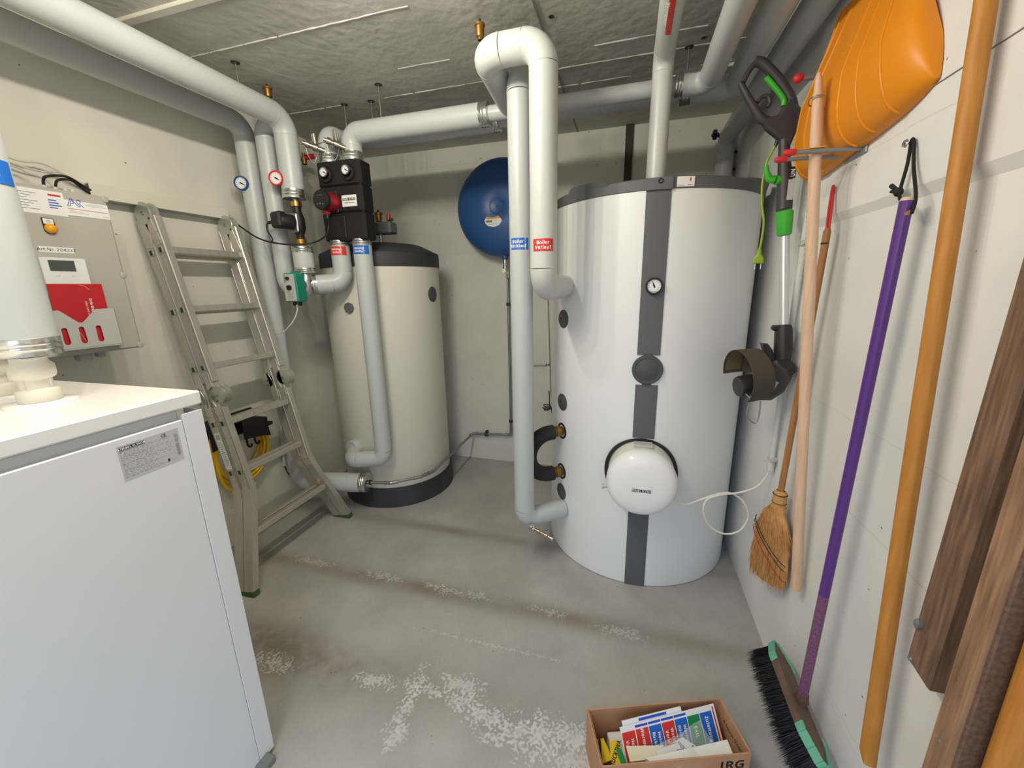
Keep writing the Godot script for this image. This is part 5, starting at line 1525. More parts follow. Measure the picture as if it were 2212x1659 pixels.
func trimmer() -> void:
	var Z := -1.7
	var t := thing("grass_trimmer", "dark grey and green electric grass trimmer hanging between large tank and right wall", "trimmer", Vector3(0.5, 0.97, Z))
	# the tool hangs slightly tilted: its upper half is farther back than the cutting head
	var P := func(x: float, y: float, dz := 0.0) -> Vector3:
		var k := 1.0 + 0.059 * clampf((y - 1.25) / 0.5, 0.0, 1.0)
		return Vector3(x * k, 1.5 + (y - 1.5) * k, Z * k + dz)
	part(t, "grip", mb().tube(spline([P.call(0.366, 2.205), P.call(0.385, 2.2), P.call(0.415, 2.173), P.call(0.454, 2.128), P.call(0.488, 2.075), P.call(0.502, 2.02)], 6), 0.0165, 18), M.tool_dark)
	part(t, "front_post", mb().tube(spline([P.call(0.336, 2.15), P.call(0.35, 2.18), P.call(0.37, 2.205)], 5), 0.0095, 14), M.tool_dark)
	part(t, "lower_arm", mb().tube(spline([P.call(0.328, 2.15), P.call(0.35, 2.112), P.call(0.377, 2.071), P.call(0.402, 2.036), P.call(0.433, 2.02)], 6), [0.008, 0.0095, 0.0105, 0.011, 0.0115, 0.012, 0.012, 0.012, 0.0125, 0.013, 0.013, 0.0135, 0.014, 0.014, 0.0145, 0.015, 0.015, 0.0155, 0.016, 0.016, 0.016, 0.016, 0.016, 0.016, 0.016], 16), M.tool_dark)
	part(t, "auxiliary_hook", mb().tube(spline([P.call(0.386, 2.085), P.call(0.4, 2.1), P.call(0.416, 2.098), P.call(0.424, 2.082), P.call(0.418, 2.066)], 5), 0.0075, 10), M.tool_dark)
	part(t, "trigger", mb().tube(spline([P.call(0.402, 2.153, 0.008), P.call(0.423, 2.13, 0.008), P.call(0.445, 2.104, 0.008), P.call(0.462, 2.08, 0.008), P.call(0.464, 2.062, 0.008)], 5), 0.009, 12), M.tool_green)
	part(t, "handle_body", mb().prism([Vector2(0.392, 2.046), Vector2(0.42, 2.032), Vector2(0.45, 2.036), Vector2(0.476, 2.085), Vector2(0.514, 2.05), Vector2(0.512, 1.985), Vector2(0.498, 1.94), Vector2(0.458, 1.968), Vector2(0.42, 2.0)], Vector3(0, 1.5 * (1.0 - 1.059), Z * 1.059 - 0.02), Vector3.RIGHT * 1.059, Vector3.UP * 1.059, 0.04, 0.008), M.tool_dark)
	part(t, "cord_sleeve", mb().tube([P.call(0.47, 1.99, -0.01), P.call(0.459, 1.945, -0.015)], [0.009, 0.005], 10), M.tool_black)
	part(t, "housing", mb().tube([P.call(0.478, 1.985), P.call(0.487, 1.91), P.call(0.498, 1.84), P.call(0.506, 1.76), P.call(0.508, 1.74)], [0.017, 0.019, 0.024, 0.0265, 0.026], 22), M.tool_dark)
	part(t, "housing_print", mb().bx(Vector3(0.533, 1.783, Z * 1.059 + 0.0225), Vector3(0.552, 1.852, Z * 1.059 + 0.0275), 0.0005), M.cab_light)
	part(t, "housing_badge", mb().bx(Vector3(0.533, 1.856, Z * 1.059 + 0.0225), Vector3(0.552, 1.893, Z * 1.059 + 0.027), 0.0005), M.black)
	part(t, "housing_badge_print", flat_text("UN", 0.013, true, Vector3(0.543, 1.872, Z * 1.059 + 0.0275), Vector3.UP, Vector3.LEFT), M.white_print)
	part(t, "lock_knob", mb().lathe([Vector2(0.015, 0), Vector2(0.016, 0.02), Vector2(0.012, 0.026), Vector2(0, 0.027)], P.call(0.488, 1.836), Vector3(-0.75, 0, 0.3), 18).tube([P.call(0.463, 1.838, 0.012), P.call(0.446, 1.842, 0.014), P.call(0.436, 1.862, 0.014), P.call(0.432, 1.884, 0.014)], [0.014, 0.013, 0.009, 0.0075], 12), M.tool_green)
	part(t, "cuff", mb().lathe([Vector2(0.02, 0.0), Vector2(0.024, 0.006), Vector2(0.0265, 0.05), Vector2(0.028, 0.082), Vector2(0.024, 0.086)], P.call(0.519, 1.655), Vector3(-0.1, 1, 0), 14), M.tool_green)
	part(t, "tube", mb().tube([P.call(0.52, 1.665), P.call(0.558, 1.335)], 0.015, 22), M.tube_silver)
	# lower end
	part(t, "lower_housing", mb().tube([P.call(0.5575, 1.34), P.call(0.559, 1.325), P.call(0.567, 1.25), P.call(0.57, 1.21)], [0.024, 0.029, 0.031, 0.026], 22), M.tool_black)
	part(t, "lower_housing_tab", mb().box(P.call(0.532, 1.33, 0.005), Vector3(0.03, 0.02, 0.03), 0.006), M.tool_black)
	part(t, "pivot", mb().lathe([Vector2(0, -0.03), Vector2(0.032, -0.03), Vector2(0.035, -0.026), Vector2(0.035, 0.026), Vector2(0.032, 0.03), Vector2(0.006, 0.031), Vector2(0.006, 0.02), Vector2(0, 0.02)], P.call(0.575, 1.18), Vector3.BACK, 28), M.tool_black)
	part(t, "motor_head", mb().prism([Vector2(0.486, 1.158), Vector2(0.52, 1.195), Vector2(0.545, 1.212), Vector2(0.59, 1.19), Vector2(0.603, 1.15), Vector2(0.583, 1.09), Vector2(0.545, 1.055), Vector2(0.49, 1.052), Vector2(0.478, 1.1)], Vector3(0, 0, Z - 0.035), Vector3.RIGHT, Vector3.UP, 0.07, 0.016), M.tool_dark)
	var lb := part(t, "rating_sticker", mb().prism([Vector2(0.503, 1.139), Vector2(0.522, 1.145), Vector2(0.557, 1.13), Vector2(0.536, 1.084), Vector2(0.505, 1.086)], Vector3(0, 0, Z + 0.035), Vector3.RIGHT, Vector3.UP, 0.0008), M.cab_light)
	var pm := mb()
	for k in 5:
		pm.box(Vector3(0.513 + 0.007 * k, 1.112, Z + 0.0361), Vector3(0.0022, 0.034 - 0.004 * k, 0.0004))
	part(lb, "sticker_print", pm, M.grey_print)
	part(t, "flower_guard", mb().prism([Vector2(0.489, 1.272), Vector2(0.514, 1.27), Vector2(0.534, 1.245), Vector2(0.546, 1.212), Vector2(0.528, 1.19), Vector2(0.51, 1.208)], Vector3(0, 0, Z - 0.01), Vector3.RIGHT, Vector3.UP, 0.012, 0.003).prism([Vector2(0.489, 1.272), Vector2(0.494, 1.272), Vector2(0.515, 1.208), Vector2(0.51, 1.208)], Vector3(0, 0, Z), Vector3.RIGHT, Vector3.UP, 0.03, 0.002), M.tool_black)
	for k in 3:
		part(t, "guard_slot", mb().bar(Vector3(0.5 + 0.012 * k, 1.262 - 0.018 * k, Z + 0.003), Vector3(0.516 + 0.008 * k, 1.248 - 0.018 * k, Z + 0.003), Vector3.BACK, 0.002, 0.004), M.tool_dark)
	# shield: part turn of a dish about the cutting axis, muddy inside
	var ax := Vector3(-0.95, -0.12, 0.28).normalized()
	var o := Vector3(0.492, 1.112, -1.695)
	var og := Vector3(0.5, 1.152, -1.7)
	part(t, "shield", mb().lathe([Vector2(0.02, -0.006), Vector2(0.09, -0.004), Vector2(0.102, 0.008), Vector2(0.106, 0.085), Vector2(0.103, 0.085), Vector2(0.099, 0.01), Vector2(0.088, 0.0), Vector2(0.02, -0.002)], og, ax, 36, deg_to_rad(-150.0), deg_to_rad(88.0), Vector3(0.1, 0.96, -0.15)), M.guard)
	part(t, "shield_mud", mb().lathe([Vector2(0.098, 0.016), Vector2(0.1015, 0.078)], og, ax, 24, deg_to_rad(-40.0), deg_to_rad(80.0), Vector3(0.1, 0.96, -0.15)), M.guard_mud)
	part(t, "spool", mb().lathe([Vector2(0.03, -0.005), Vector2(0.042, 0.0), Vector2(0.042, 0.05), Vector2(0.038, 0.06), Vector2(0, 0.062)], o + ax * 0.012, ax, 28), M.tool_black)
	part(t, "edging_wire", mb().tube(spline([Vector3(0.468, 1.055, -1.66), Vector3(0.461, 1.005, -1.66), Vector3(0.475, 0.978, -1.66), Vector3(0.497, 0.966, -1.66), Vector3(0.505, 1.0, -1.66), Vector3(0.503, 1.055, -1.66)], 6), 0.0028, 8), M.steel)
	part(t, "line_end", mb().tube(spline([o + ax * 0.05 + Vector3(0.0, -0.02, 0.042), o + ax * 0.04 + Vector3(0.008, -0.04, 0.04), o + ax * 0.04 + Vector3(0.004, -0.06, 0.03)], 5), 0.0015, 6), M.paper_cream)
	var c := thing("power_cord", "yellow-green power cord with a flat two-pin plug hanging from the trimmer handle", "cord", Vector3(0.4751, 1.5528, -1.8158))
	part(c, "cord", mb().tube(spline([Vector3(0.4856, 1.9751, -1.8138), Vector3(0.4751, 1.9487, -1.8158), Vector3(0.4656, 1.9223, -1.8158), Vector3(0.4603, 1.8547, -1.8158), Vector3(0.4666, 1.7829, -1.8158), Vector3(0.4804, 1.7164, -1.8158), Vector3(0.4804, 1.6499, -1.8158), Vector3(0.4772, 1.6161, -1.8158)], 8), 0.0042, 10), M.cable_green)
	part(c, "plug", mb().prism([Vector2(-0.006, 0.03), Vector2(0.006, 0.03), Vector2(0.008, 0.012), Vector2(0.018, -0.004), Vector2(0.018, -0.024), Vector2(-0.018, -0.024), Vector2(-0.018, -0.004), Vector2(-0.008, 0.012)], Vector3(0.4782, 1.5897, -1.8228), Vector3.RIGHT, Vector3.UP, 0.014, 0.004), M.cable_green)
	for dx in [-0.01, 0.01]:
		part(c, "pin", mb().tube([Vector3(0.4783 + dx, 1.5655, -1.8158), Vector3(0.4783 + dx, 1.5454, -1.8158)], 0.0022, 8), M.chrome)

# many thin pointed hairs; each from root along dir
func hairs(m: MB, rng: RandomNumberGenerator, root: Vector3, dir: Vector3, r: float) -> void:
	var x := dir.cross(Vector3(0.31, 0.2, 0.93)).normalized()
	var y := dir.normalized().cross(x)
	var pts := []
	for k in 3:
		var a := TAU * k / 3.0
		pts.append(root + (x * cos(a) + y * sin(a)) * r)
	var tip := root + dir
	for k in 3:
		m.tri3(pts[k], pts[(k + 1) % 3], tip)

func brooms() -> void:
	var rng := RandomNumberGenerator.new()
	rng.seed = 99
	# purple-handled floor broom
	var t := thing("floor_broom", "purple-handled broom with black bristles hanging from a black cord", "broom", Vector3(0.56, 0.18, -1.15))
	var top := Vector3(0.574, 1.672, -1.14)
	var bot := Vector3(0.562, 0.282, -1.137)
	var mid := top.lerp(bot, 0.74)
	part(t, "handle", mb().tube([top.lerp(bot, 0.006), top.lerp(bot, 0.4), mid], 0.0127, 20), M.purple)
	part(t, "handle_worn_end", mb().tube([mid, top.lerp(bot, 0.9), bot], 0.0127, 20), M.purple_worn)
	part(t, "handle_tip", mb().lathe([Vector2(0.0127, 0), Vector2(0.01, 0.007), Vector2(0, 0.009)], top.lerp(bot, 0.006), Vector3.UP, 18), M.wood_pale)
	part(t, "cord_hole", mb().lathe([Vector2(0.006, 0.0), Vector2(0.0, 0.001)], Vector3(0.573, 1.638, -1.127), Vector3(-0.35, 0.25, 1), 12), M.wood_broom)
	var n := Vector3(0.64, 0.77, 0).normalized()
	var w := Vector3(0.77, -0.64, 0).normalized()
	var c := Vector3(0.553, 0.262, -1.152)
	var poly := [Vector2(-0.186, -0.012), Vector2(-0.186, 0.012), Vector2(-0.12, 0.036), Vector2(0.12, 0.036), Vector2(0.186, 0.012), Vector2(0.186, -0.012), Vector2(0.12, -0.036), Vector2(-0.12, -0.036)]
	part(t, "head_board", mb().prism(poly, c - n * 0.02, Vector3.BACK, w, 0.024, 0.003), M.wood_board)
	for s in [-1.0, 1.0]:
		var rim := []
		for q in [[0.1, 0.0375], [0.125, 0.037], [0.16, 0.024], [0.189, 0.012], [0.192, 0.0], [0.189, -0.012], [0.16, -0.024], [0.125, -0.037], [0.1, -0.0375]]:
			rim.append(c - n * 0.004 + Vector3.BACK * (s * q[0]) + w * q[1])
		var mm := mb()
		for i in rim.size() - 1:
			var out: Vector3 = ((rim[i] + rim[i + 1]) * 0.5 - c)
			mm.bar(rim[i], rim[i + 1], n, 0.026, 0.006, 0.002)
		part(t, "rubber_bumper", mm, M.green_rubber)
	part(t, "socket", mb().tube([bot + Vector3(0, 0.012, 0), bot + Vector3(0, -0.016, 0)], [0.0145, 0.018], 18), M.wood_board)
	var hm := mb()
	for k in 3400:
		var u := rng.randf_range(-0.18, 0.18)
		var lim := 0.036 if absf(u) < 0.12 else lerpf(0.036, 0.014, (absf(u) - 0.12) / 0.066)
		var v := rng.randf_range(-lim, lim)
		var root := c - n * 0.018 + Vector3.BACK * u + w * v
		var d := (-n + Vector3.BACK * (u * 0.9 + rng.randf_range(-0.12, 0.12)) + w * (v * 5.0 + rng.randf_range(-0.1, 0.1))).normalized()
		hairs(hm, rng, root, d * rng.randf_range(0.07, 0.088), 0.0017)
	var br := part(t, "bristles", hm, M.bristle)
	br.set_meta("kind", "stuff")
	var lc := thing("hanging_cord", "knotted black cord loop holding the purple broom on a wall nail", "cord", Vector3(0.6, 1.65, -1.19))
	var nail := Vector3(0.598, 1.793, -1.212)
	part(lc, "loop", mb().tube(spline([Vector3(0.578, 1.635, -1.122), Vector3(0.586, 1.67, -1.135), Vector3(0.594, 1.74, -1.18), nail + Vector3(0, 0.004, 0.006), nail + Vector3(0, 0.006, -0.003), Vector3(0.594, 1.75, -1.205), Vector3(0.59, 1.69, -1.205), Vector3(0.582, 1.66, -1.168), Vector3(0.575, 1.638, -1.15)], 6), 0.0034, 8), M.cord)
	part(lc, "knot", mb().ball(Vector3(0.59, 1.694, -1.21), Vector3(0.009, 0.01, 0.01)).tube(spline([Vector3(0.59, 1.697, -1.214), Vector3(0.589, 1.706, -1.228), Vector3(0.588, 1.714, -1.24)], 4), 0.005, 8).tube(spline([Vector3(0.59, 1.697, -1.214), Vector3(0.589, 1.7, -1.232), Vector3(0.588, 1.698, -1.236)], 4), 0.004, 8), M.cord)
	solo("nail", "shiny round nail head in the right wall above the purple broom", "nail", mb().lathe([Vector2(0.003, -0.012), Vector2(0.003, 0.012), Vector2(0.009, 0.013), Vector2(0.007, 0.017), Vector2(0, 0.018)], Vector3(0.602, 1.797, -1.216), Vector3.LEFT, 14), M.chrome)
	# straw broom
	var s := thing("straw_broom", "straw broom with brown wooden handle hanging on the right wall beside the large tank", "broom", Vector3(0.575, 0.33, -1.55))
	part(s, "handle", mb().tube([Vector3(0.583, 1.655, -1.53), Vector3(0.583, 1.645, -1.53), Vector3(0.575, 0.7, -1.55)], [0.007, 0.0105, 0.0105], 18), M.wood_broom)
	part(s, "handle_groove", mb().lathe([Vector2(0.0106, -0.003), Vector2(0.0113, 0), Vector2(0.0106, 0.003)], Vector3(0.582, 1.61, -1.531), Vector3.UP, 18), M.dark_bar)
	part(s, "neck", mb().lathe([Vector2(0.0135, 0.058), Vector2(0.021, 0.05), Vector2(0.023, 0.03), Vector2(0.022, 0.0), Vector2(0.026, -0.01)], Vector3(0.5755, 0.69, -1.55), Vector3.UP, 20), M.straw)
	for y in [0.733, 0.7]:
		part(s, "neck_wire", mb().lathe([Vector2(0.0215, -0.0018), Vector2(0.0245, 0.0), Vector2(0.0215, 0.0018)], Vector3(0.5755, y, -1.55), Vector3.UP, 20), M.soft_black)
	var wd := Vector3(0.3, 0, 0.954).normalized()
	var td := Vector3(0.954, 0, -0.3).normalized()
	# rows: height at left edge, height at right edge, half width, half thickness, shift
	var rows := []
	var spec := [[0.69, 0.69, 0.022, 0.02, 0.0], [0.665, 0.668, 0.038, 0.021, -0.002], [0.635, 0.642, 0.062, 0.023, -0.004], [0.58, 0.6, 0.08, 0.024, -0.006], [0.5, 0.54, 0.092, 0.023, -0.006], [0.42, 0.48, 0.1, 0.021, -0.004], [0.375, 0.43, 0.094, 0.019, 0.0], [0.345, 0.385, 0.07, 0.016, 0.012]]
	for q in spec:
		var row := PackedVector3Array()
		for k in 25:
			var a := TAU * k / 24.0
			var cx := cos(a)
			var y: float = lerpf(q[0], q[1], cx * 0.5 + 0.5)
			row.append(Vector3(0.572, 0, -1.548) + wd * (cx * q[2] + q[4]) + td * (sin(a) * q[3] * 0.9) + Vector3.UP * y)
		rows.append(row)
	part(s, "straw_head", mb().grid(rows, false, true), M.straw)
	hm = mb()
	var hm2 := mb()
	for k in 2200:
		var side := rng.randf_range(-1.0, 1.0)
		var front := -1.0 if rng.randf() < 0.7 else 1.0
		var f := rng.randf()
		var i := int(f * 6.0)
		var fr := f * 6.0 - i
		var hwid: float = lerpf(spec[i][2], spec[i + 1][2], fr)
		var sh: float = lerpf(spec[i][4], spec[i + 1][4], fr)
		var thk: float = lerpf(spec[i][3], spec[i + 1][3], fr)
		var y: float = lerpf(lerpf(spec[i][0], spec[i][1], side * 0.5 + 0.5), lerpf(spec[i + 1][0], spec[i + 1][1], side * 0.5 + 0.5), fr)
		var root := Vector3(0.572, y, -1.548) + wd * (side * hwid * 0.96 + sh) + td * (front * thk * 0.88 * sqrt(maxf(0.0, 1.0 - side * side)))
		var d := Vector3.DOWN + wd * (side * (0.42 if f < 0.5 else 0.1) + 0.06 + rng.randf_range(-0.12, 0.12)) + td * rng.randf_range(-0.1, 0.1)
		hairs(hm if k % 4 else hm2, rng, root, d.normalized() * rng.randf_range(0.05, 0.105) * (0.75 if i > 4 else 1.0), 0.0016)
	var st := part(s, "straw_strands", hm, M.straw)
	st.set_meta("kind", "stuff")
	st = part(s, "straw_strands", hm2, M.straw_dark)
	st.set_meta("kind", "stuff")
	for q in [[0.585, 0.49, 0.096, M.soft_black], [0.57, 0.47, 0.098, M.soft_black], [0.54, 0.43, 0.102, M.brochure]]:
		var pts := []
		for k in 13:
			var cx := -cos(PI * k / 12.0)
			var y: float = lerpf(q[0], q[1], cx * 0.5 + 0.5)
			pts.append(Vector3(0.572, y, -1.548) + wd * (cx * float(q[2]) - 0.005) - td * (sin(PI * k / 12.0) * 0.0245 + 0.002))
		part(s, "binding_thread", mb().tube(pts, 0.0014, 6), q[3])
	solo("red_loop", "thin red hanging loop above the straw broom handle on the right wall", "loop", mb().tube(spline([Vector3(0.585, 1.64, -1.524), Vector3(0.592, 1.72, -1.55), Vector3(0.598, 1.778, -1.573), Vector3(0.597, 1.776, -1.58), Vector3(0.59, 1.71, -1.562), Vector3(0.583, 1.642, -1.537)], 6), 0.0034, 8), M.cap_red)

func timbers() -> void:
	solo("round_pole", "orange-brown round wooden pole on the right wall beside the purple broom", "pole", mb().tube([Vector3(0.574, 2.42, -1.076), Vector3(0.574, 1.2, -0.95), Vector3(0.576, 0.452, -0.872), Vector3(0.577, 0.43, -0.862)], [0.0158, 0.0158, 0.0158, 0.012], 24), M.wood_orange)
	var b := thing("timber", "weathered grey-brown beam with slanted cut end bolted on the right wall", "beam", Vector3(0.585, 0.76, -0.79))
	var poly := [Vector2(0.826, 0.768), Vector2(0.763, 0.76), Vector2(0.742, 2.4), Vector2(0.797, 2.4)]
	part(b, "beam", mb().prism(poly, Vector3(0.605, 0, 0), Vector3(0, 0, 1) * -1.0, Vector3.UP, -0.04 if false else 0.001, 0.0).prism(poly, Vector3(0.565, 0, 0), Vector3(0, 0, -1), Vector3.UP, 0.04, 0.004), M.wood_grey)
	part(b, "bolt", mb().lathe([Vector2(0.009, 0), Vector2(0.01, 0.006), Vector2(0.006, 0.009), Vector2(0, 0.009)], Vector3(0.567, 0.856, -0.815), Vector3(-1, 0.1, -0.3), 10), M.screw)
	part(b, "bolt", mb().lathe([Vector2(0.005, 0), Vector2(0.004, 0.003), Vector2(0, 0.003)], Vector3(0.565, 0.776, -0.815), Vector3(-1, 0, 0), 10), M.screw)
	var c := thing("timber", "brown squared beam with a pale narrow face standing at the right edge of the picture", "beam", Vector3(0.56, 0, -0.68))
	part(c, "beam", mb().box(Vector3(0.56, 1.1, -0.68), Vector3(0.04, 2.2, 0.045), 0.005), M.wood_beam)
	part(c, "facing_board", mb().bx(Vector3(0.5435, 0.0, -0.6575), Vector3(0.5815, 2.2, -0.65), 0.002), M.wood_board)
	part(c, "screw", mb().lathe([Vector2(0.003, 0), Vector2(0, 0.002)], Vector3(0.54, 0.742, -0.69), Vector3.LEFT, 8).lathe([Vector2(0.003, 0), Vector2(0, 0.002)], Vector3(0.54, 0.742, -0.682), Vector3.LEFT, 8), M.screw)
	solo("round_pole", "orange-brown pole in the bottom right corner behind the brown beam", "pole", mb().tube([Vector3(0.582, 0.0, -0.622), Vector3(0.58, 1.66, -0.636)], 0.02, 24), M.wood_orange)

func carton() -> void:
	var O := Vector3(-0.065, 0, -1.017)
	var ex := Vector3(0.9416, 0, -0.337)
	var ez := Vector3(0.337, 0, 0.9416)
	var L := 0.445
	var D := 0.16
	var H := 0.17
	var bs := Basis(ex, Vector3.UP, ez)
	var at := func(u: float, y: float, w: float) -> Vector3: return O + ex * u + ez * w + Vector3.UP * y
	var t := thing("cardboard_box", "open brown cardboard box with paper labels inside, on the floor by the broom", "box", O + ex * L * 0.5 + ez * D * 0.5)
	part(t, "bottom", mb().box(at.call(L * 0.5, 0.002, D * 0.5), Vector3(L, 0.004, D), 0.0, bs), M.carton)
	part(t, "back_wall", mb().box(at.call(L * 0.5, H * 0.5, 0.002), Vector3(L, H, 0.004), 0.001, bs), M.carton)
	var fw := part(t, "front_wall", mb().box(at.call(L * 0.5, H * 0.5, D - 0.002), Vector3(L, H, 0.004), 0.001, bs), M.carton)
	var lw := part(t, "side_wall", mb().box(at.call(0.002, H * 0.5, D * 0.5), Vector3(0.004, H, D), 0.001, bs), M.carton)
	part(lw, "inner_flap", mb().box(at.call(0.0075, H * 0.5 - 0.004, D * 0.5), Vector3(0.003, H - 0.008, D - 0.012), 0.001, bs), M.carton)
	var sw := part(t, "side_wall", mb().box(at.call(L - 0.002, H * 0.5, D * 0.5), Vector3(0.004, H, D), 0.001, bs), M.carton)
	part(fw, "lettering", flat_text("JRG", 0.03, true, at.call(L - 0.055, 0.13, D + 0.0002), ex, Vector3.UP, 0.0005, 1.1), M.black_print)
	part(sw, "lettering", flat_text("4 Stück 5700", 0.012, false, at.call(L - 0.0045, 0.12, D * 0.5), ez, Vector3.UP, 0.0005), M.black_print)
	# contents
	solo("paper_stack", "stack of papers filling the bottom of the cardboard box under the labels", "papers", mb().box(at.call(0.245, 0.044, 0.08), Vector3(0.36, 0.078, 0.135), 0.002, bs), M.paper)
	var TL := Vector3(0.03, 0.166, -0.99)
	var TRr := Vector3(0.321, 0.172, -1.139)
	var BL := Vector3(0.062, 0.087, -0.945)
	var sx := (TRr - TL).normalized()
	var sl := TRr.distance_to(TL)
	var sy := (TL - BL)
	sy = (sy - sx * sy.dot(sx)).normalized()
	var sn := sx.cross(sy)
	for k in 2:
		var s := thing("label_sheet", ("front sheet of red, blue and green German pipe labels in the cardboard box" if k == 0 else "pale blue edged label sheet peeping out behind the front label sheet in the box"), "label sheet", BL)
		var o := BL - sn * (0.006 * k) + sx * (0.012 * k) + sy * (0.012 * k)
		part(s, "sheet", mb().prism([Vector2(0, -0.01), Vector2(sl * (1.0 if k == 0 else 0.62), -0.01), Vector2(sl * (1.0 if k == 0 else 0.62), 0.094), Vector2(0, 0.094)], o, sx, sy, 0.0009 if k == 0 else 0.004), M.paper)
		if k == 1:
			part(s, "label", mb().prism([Vector2(0.055, 0.084), Vector2(0.15, 0.084), Vector2(0.15, 0.091), Vector2(0.055, 0.091)], o + sn * 0.004, sx, sy, 0.0003), M.blue_print)
			continue
		var i := 0
		for q in [[0.012, 0.142, "r", "Heizung", "Vorlauf"], [0.152, 0.28, "r", "Warmwasser", ""], [0.288, 0.415, "b", "Heizung", "Rücklauf"], [0.423, 0.55, "r", "Warmw.", "Vorlauf"], [0.558, 0.685, "b", "Warmw.", "Rücklauf"], [0.693, 0.82, "g", "Entl.", ""], [0.828, 0.955, "b", "Zuleitung", ""]]:
			var a: float = q[0] * sl
			var b: float = q[1] * sl
			var lm: Material = M.red_label if q[2] == "r" else (M.blue_label if q[2] == "b" else M.green_label)
			var lb := part(s, "label", mb().prism([Vector2(a, -0.008), Vector2(b, -0.008), Vector2(b, 0.078), Vector2(a, 0.078)], o + sn * 0.0009, sx, sy, 0.0003), lm)
			var cx := (a + b) * 0.5
			if q[4] == "":
				part(lb, "lettering", flat_text(q[3], 0.0105, true, o + sn * 0.0013 + sx * cx + sy * 0.034, -sy, sx, 0.0003), M.white_print)
			else:
				part(lb, "lettering", flat_text(q[3], 0.0095, true, o + sn * 0.0013 + sx * (cx + 0.009) + sy * 0.034, -sy, sx, 0.0003), M.white_print)
				part(lb, "lettering", flat_text(q[4], 0.0095, true, o + sn * 0.0013 + sx * (cx - 0.009) + sy * 0.034, -sy, sx, 0.0003), M.white_print)
			if i > 0 and i < 5:
				part(s, "label", mb().prism([Vector2(a, 0.083), Vector2(b, 0.083), Vector2(b, 0.089), Vector2(a, 0.089)], o + sn * 0.0009, sx, sy, 0.0003), M.blue_print)
			i += 1
		part(s, "label", mb().prism([Vector2(sl * 0.97, -0.008), Vector2(sl * 0.982, -0.008), Vector2(sl * 0.982, 0.088), Vector2(sl * 0.97, 0.088)], o + sn * 0.0009, sx, sy, 0.0003), M.brochure)
	var flat := func(pts: Array, y: float, th: float) -> MB:
		var pp := []
		for p in pts:
			pp.append(Vector2(p.x, -p.y))
		return mb().prism(pp, Vector3(0, y, 0), Vector3.RIGHT, Vector3.FORWARD, th)
	var card := thing("paper_card", "white card with blue logo under the clear bag in the box", "card", Vector3(0.22, 0.13, -0.99))
	part(card, "card", flat.call([Vector2(0.145, -0.972), Vector2(0.225, -1.035), Vector2(0.272, -1.015), Vector2(0.262, -0.985), Vector2(0.165, -0.948)], 0.134, 0.0015), M.paper)
	ak_logo(card, Vector3(0.213, 0.1365, -1.018), Vector3(-0.3, 0, 0.954), Vector3(-0.954, 0, -0.3) * -1.0, 0.022, 0.0011)
	ak_logo(card, Vector3(0.252, 0.1365, -1.018), Vector3(-0.3, 0, 0.954), Vector3(-0.954, 0, -0.3) * -1.0, 0.022, 0.0011)
	part(card, "red_rule", mb().bar(Vector3(0.165, 0.1362, -0.99), Vector3(0.205, 0.1362, -1.013), Vector3.UP, 0.0005, 0.0016), M.red_print)
	var rows := []
	var rng := RandomNumberGenerator.new()
	rng.seed = 8
	for i in 9:
		var row := PackedVector3Array()
		for j in 13:
			var u := j / 12.0
			var v := i / 8.0
			var p := Vector3(0.14, 0.142, -0.975).lerp(Vector3(0.282, 0.15, -1.087), u) + Vector3(0.032, 0, 0.062) * v
			p.y += 0.006 * sin(u * 9.0 + v * 4.0) + 0.004 * rng.randf()
			row.append(p)
		rows.append(row)
	solo("plastic_bag", "crumpled clear plastic bag lying on the label sheet in the box", "bag", mb().grid(rows, true), M.bag)
	solo("envelope", "cream envelope at the front left of the cardboard box contents", "envelope", flat.call([Vector2(0.058, -0.968), Vector2(0.186, -1.005), Vector2(0.19, -0.975), Vector2(0.07, -0.928)], 0.126, 0.004), M.paper_cream)
	solo("paper_pad", "white paper pad at the front right of the cardboard box contents", "paper", flat.call([Vector2(0.112, -0.936), Vector2(0.352, -1.052), Vector2(0.36, -1.014), Vector2(0.14, -0.924)], 0.138, 0.012), M.paper)
	var y1 := thing("yellow_leaflet", "yellow card with a black bar at the left end of the cardboard box", "leaflet", Vector3(-0.01, 0.08, -0.97))
	part(y1, "card", flat.call([Vector2(-0.048, -0.985), Vector2(-0.01, -1.003), Vector2(0.022, -0.95), Vector2(-0.018, -0.925)], 0.084, 0.003), M.yellow_card)
	part(y1, "black_bar", mb().bar(Vector3(-0.022, 0.09, -0.995), Vector3(-0.012, 0.09, -0.93), Vector3.UP, 0.004, 0.006), M.black_print)
	var y2 := thing("yellow_leaflet", "yellow card with large black letters left of the label sheet in the box", "leaflet", Vector3(0.03, 0.09, -0.97))
	part(y2, "card", flat.call([Vector2(0.008, -0.992), Vector2(0.034, -1.004), Vector2(0.062, -0.945), Vector2(0.02, -0.926)], 0.092, 0.003), M.yellow_card)
	part(y2, "lettering", flat_text("RUCKTWA.", 0.012, true, Vector3(0.03, 0.0958, -0.966), Vector3(-0.25, 0, 0.96).normalized() * -1.0, Vector3(-0.96, 0, -0.25).normalized(), 0.0004), M.black_print)
	solo("green_folder", "dark green folder edge left of the label sheet in the box", "folder", flat.call([Vector2(0.03, -0.97), Vector2(0.044, -0.976), Vector2(0.066, -0.93), Vector2(0.05, -0.924)], 0.1, 0.003), M.green_label)

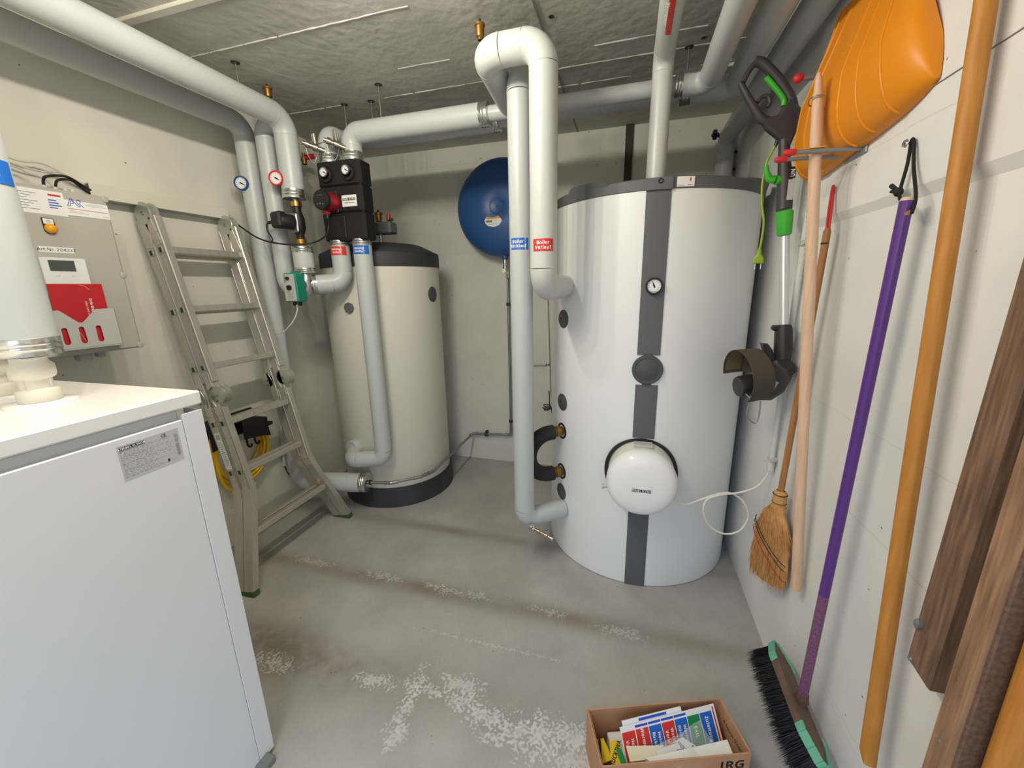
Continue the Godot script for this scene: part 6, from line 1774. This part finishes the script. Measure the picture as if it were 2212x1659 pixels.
func ceiling_bits() -> void:
	var i := 0
	for q in [[Vector3(-1.8, 2.44, -1.713), "thin threaded ceiling rod holding the front left wall pipe"], [Vector3(-1.301, 2.375, -2.1), "threaded ceiling rod, longer one of the pair above the front back-wall pipe"], [Vector3(-1.45, 2.395, -2.25), "threaded ceiling rod, shorter one of the pair above the back-wall pipes"], [Vector3(-1.62, 2.39, -2.24), "short threaded ceiling rod just above the twin bends over the pump block"], [Vector3(0.209, 2.39, -2.245), "threaded ceiling rod at the right above the foil rings"]]:
		var p: Vector3 = q[0]
		var t := thing("ceiling_rod", q[1], "rod", p, "threaded rods holding pipes from the ceiling")
		part(t, "rod", mb().tube([p, Vector3(p.x, YC, p.z)], 0.004, 10), M.steel)
		part(t, "washer", mb().lathe([Vector2(0.004, -0.009), Vector2(0.008, -0.008), Vector2(0.008, -0.004), Vector2(0.019, -0.003), Vector2(0.019, 0.0)], Vector3(p.x, YC, p.z), Vector3.UP, 14), M.alu_dark)
	solo("ceiling_cable_duct", "flat painted cable strip across the ceiling at the top left", "cable duct", mb().bx(Vector3(XL, YC - 0.014, -1.372), Vector3(-0.9, YC, -1.336), 0.003), M.wall_duct)
	solo("ceiling_conduit", "thin white conduit across the ceiling at the right behind the hot water pipe", "conduit", mb().tube(bend([Vector3(0.05, YC - 0.012, -2.5), Vector3(0.576, YC - 0.012, -2.42), Vector3(0.576, YC - 0.012, ZF - 0.01)], 0.03), 0.0085, 12), M.conduit)
	solo("steel_bar", "dark brown flat steel bar running up the back wall behind the large tank", "bar", mb().bx(Vector3(-0.07, 0.3, ZB), Vector3(-0.022, YC, -3.085), 0.002), M.dark_bar)
	var b := thing("wall_bracket", "two small dark rails on the back wall in the right corner", "bracket", Vector3(0.59, 2.2, ZB))
	for y in [2.3, 2.2]:
		part(b, "rail", mb().bx(Vector3(0.562, y - 0.004, ZB), Vector3(0.619, y + 0.004, -3.08)), M.alu_dark)
	part(b, "plate", mb().bx(Vector3(0.56, 2.17, ZB), Vector3(0.619, 2.33, -3.105)), M.duct_grey)
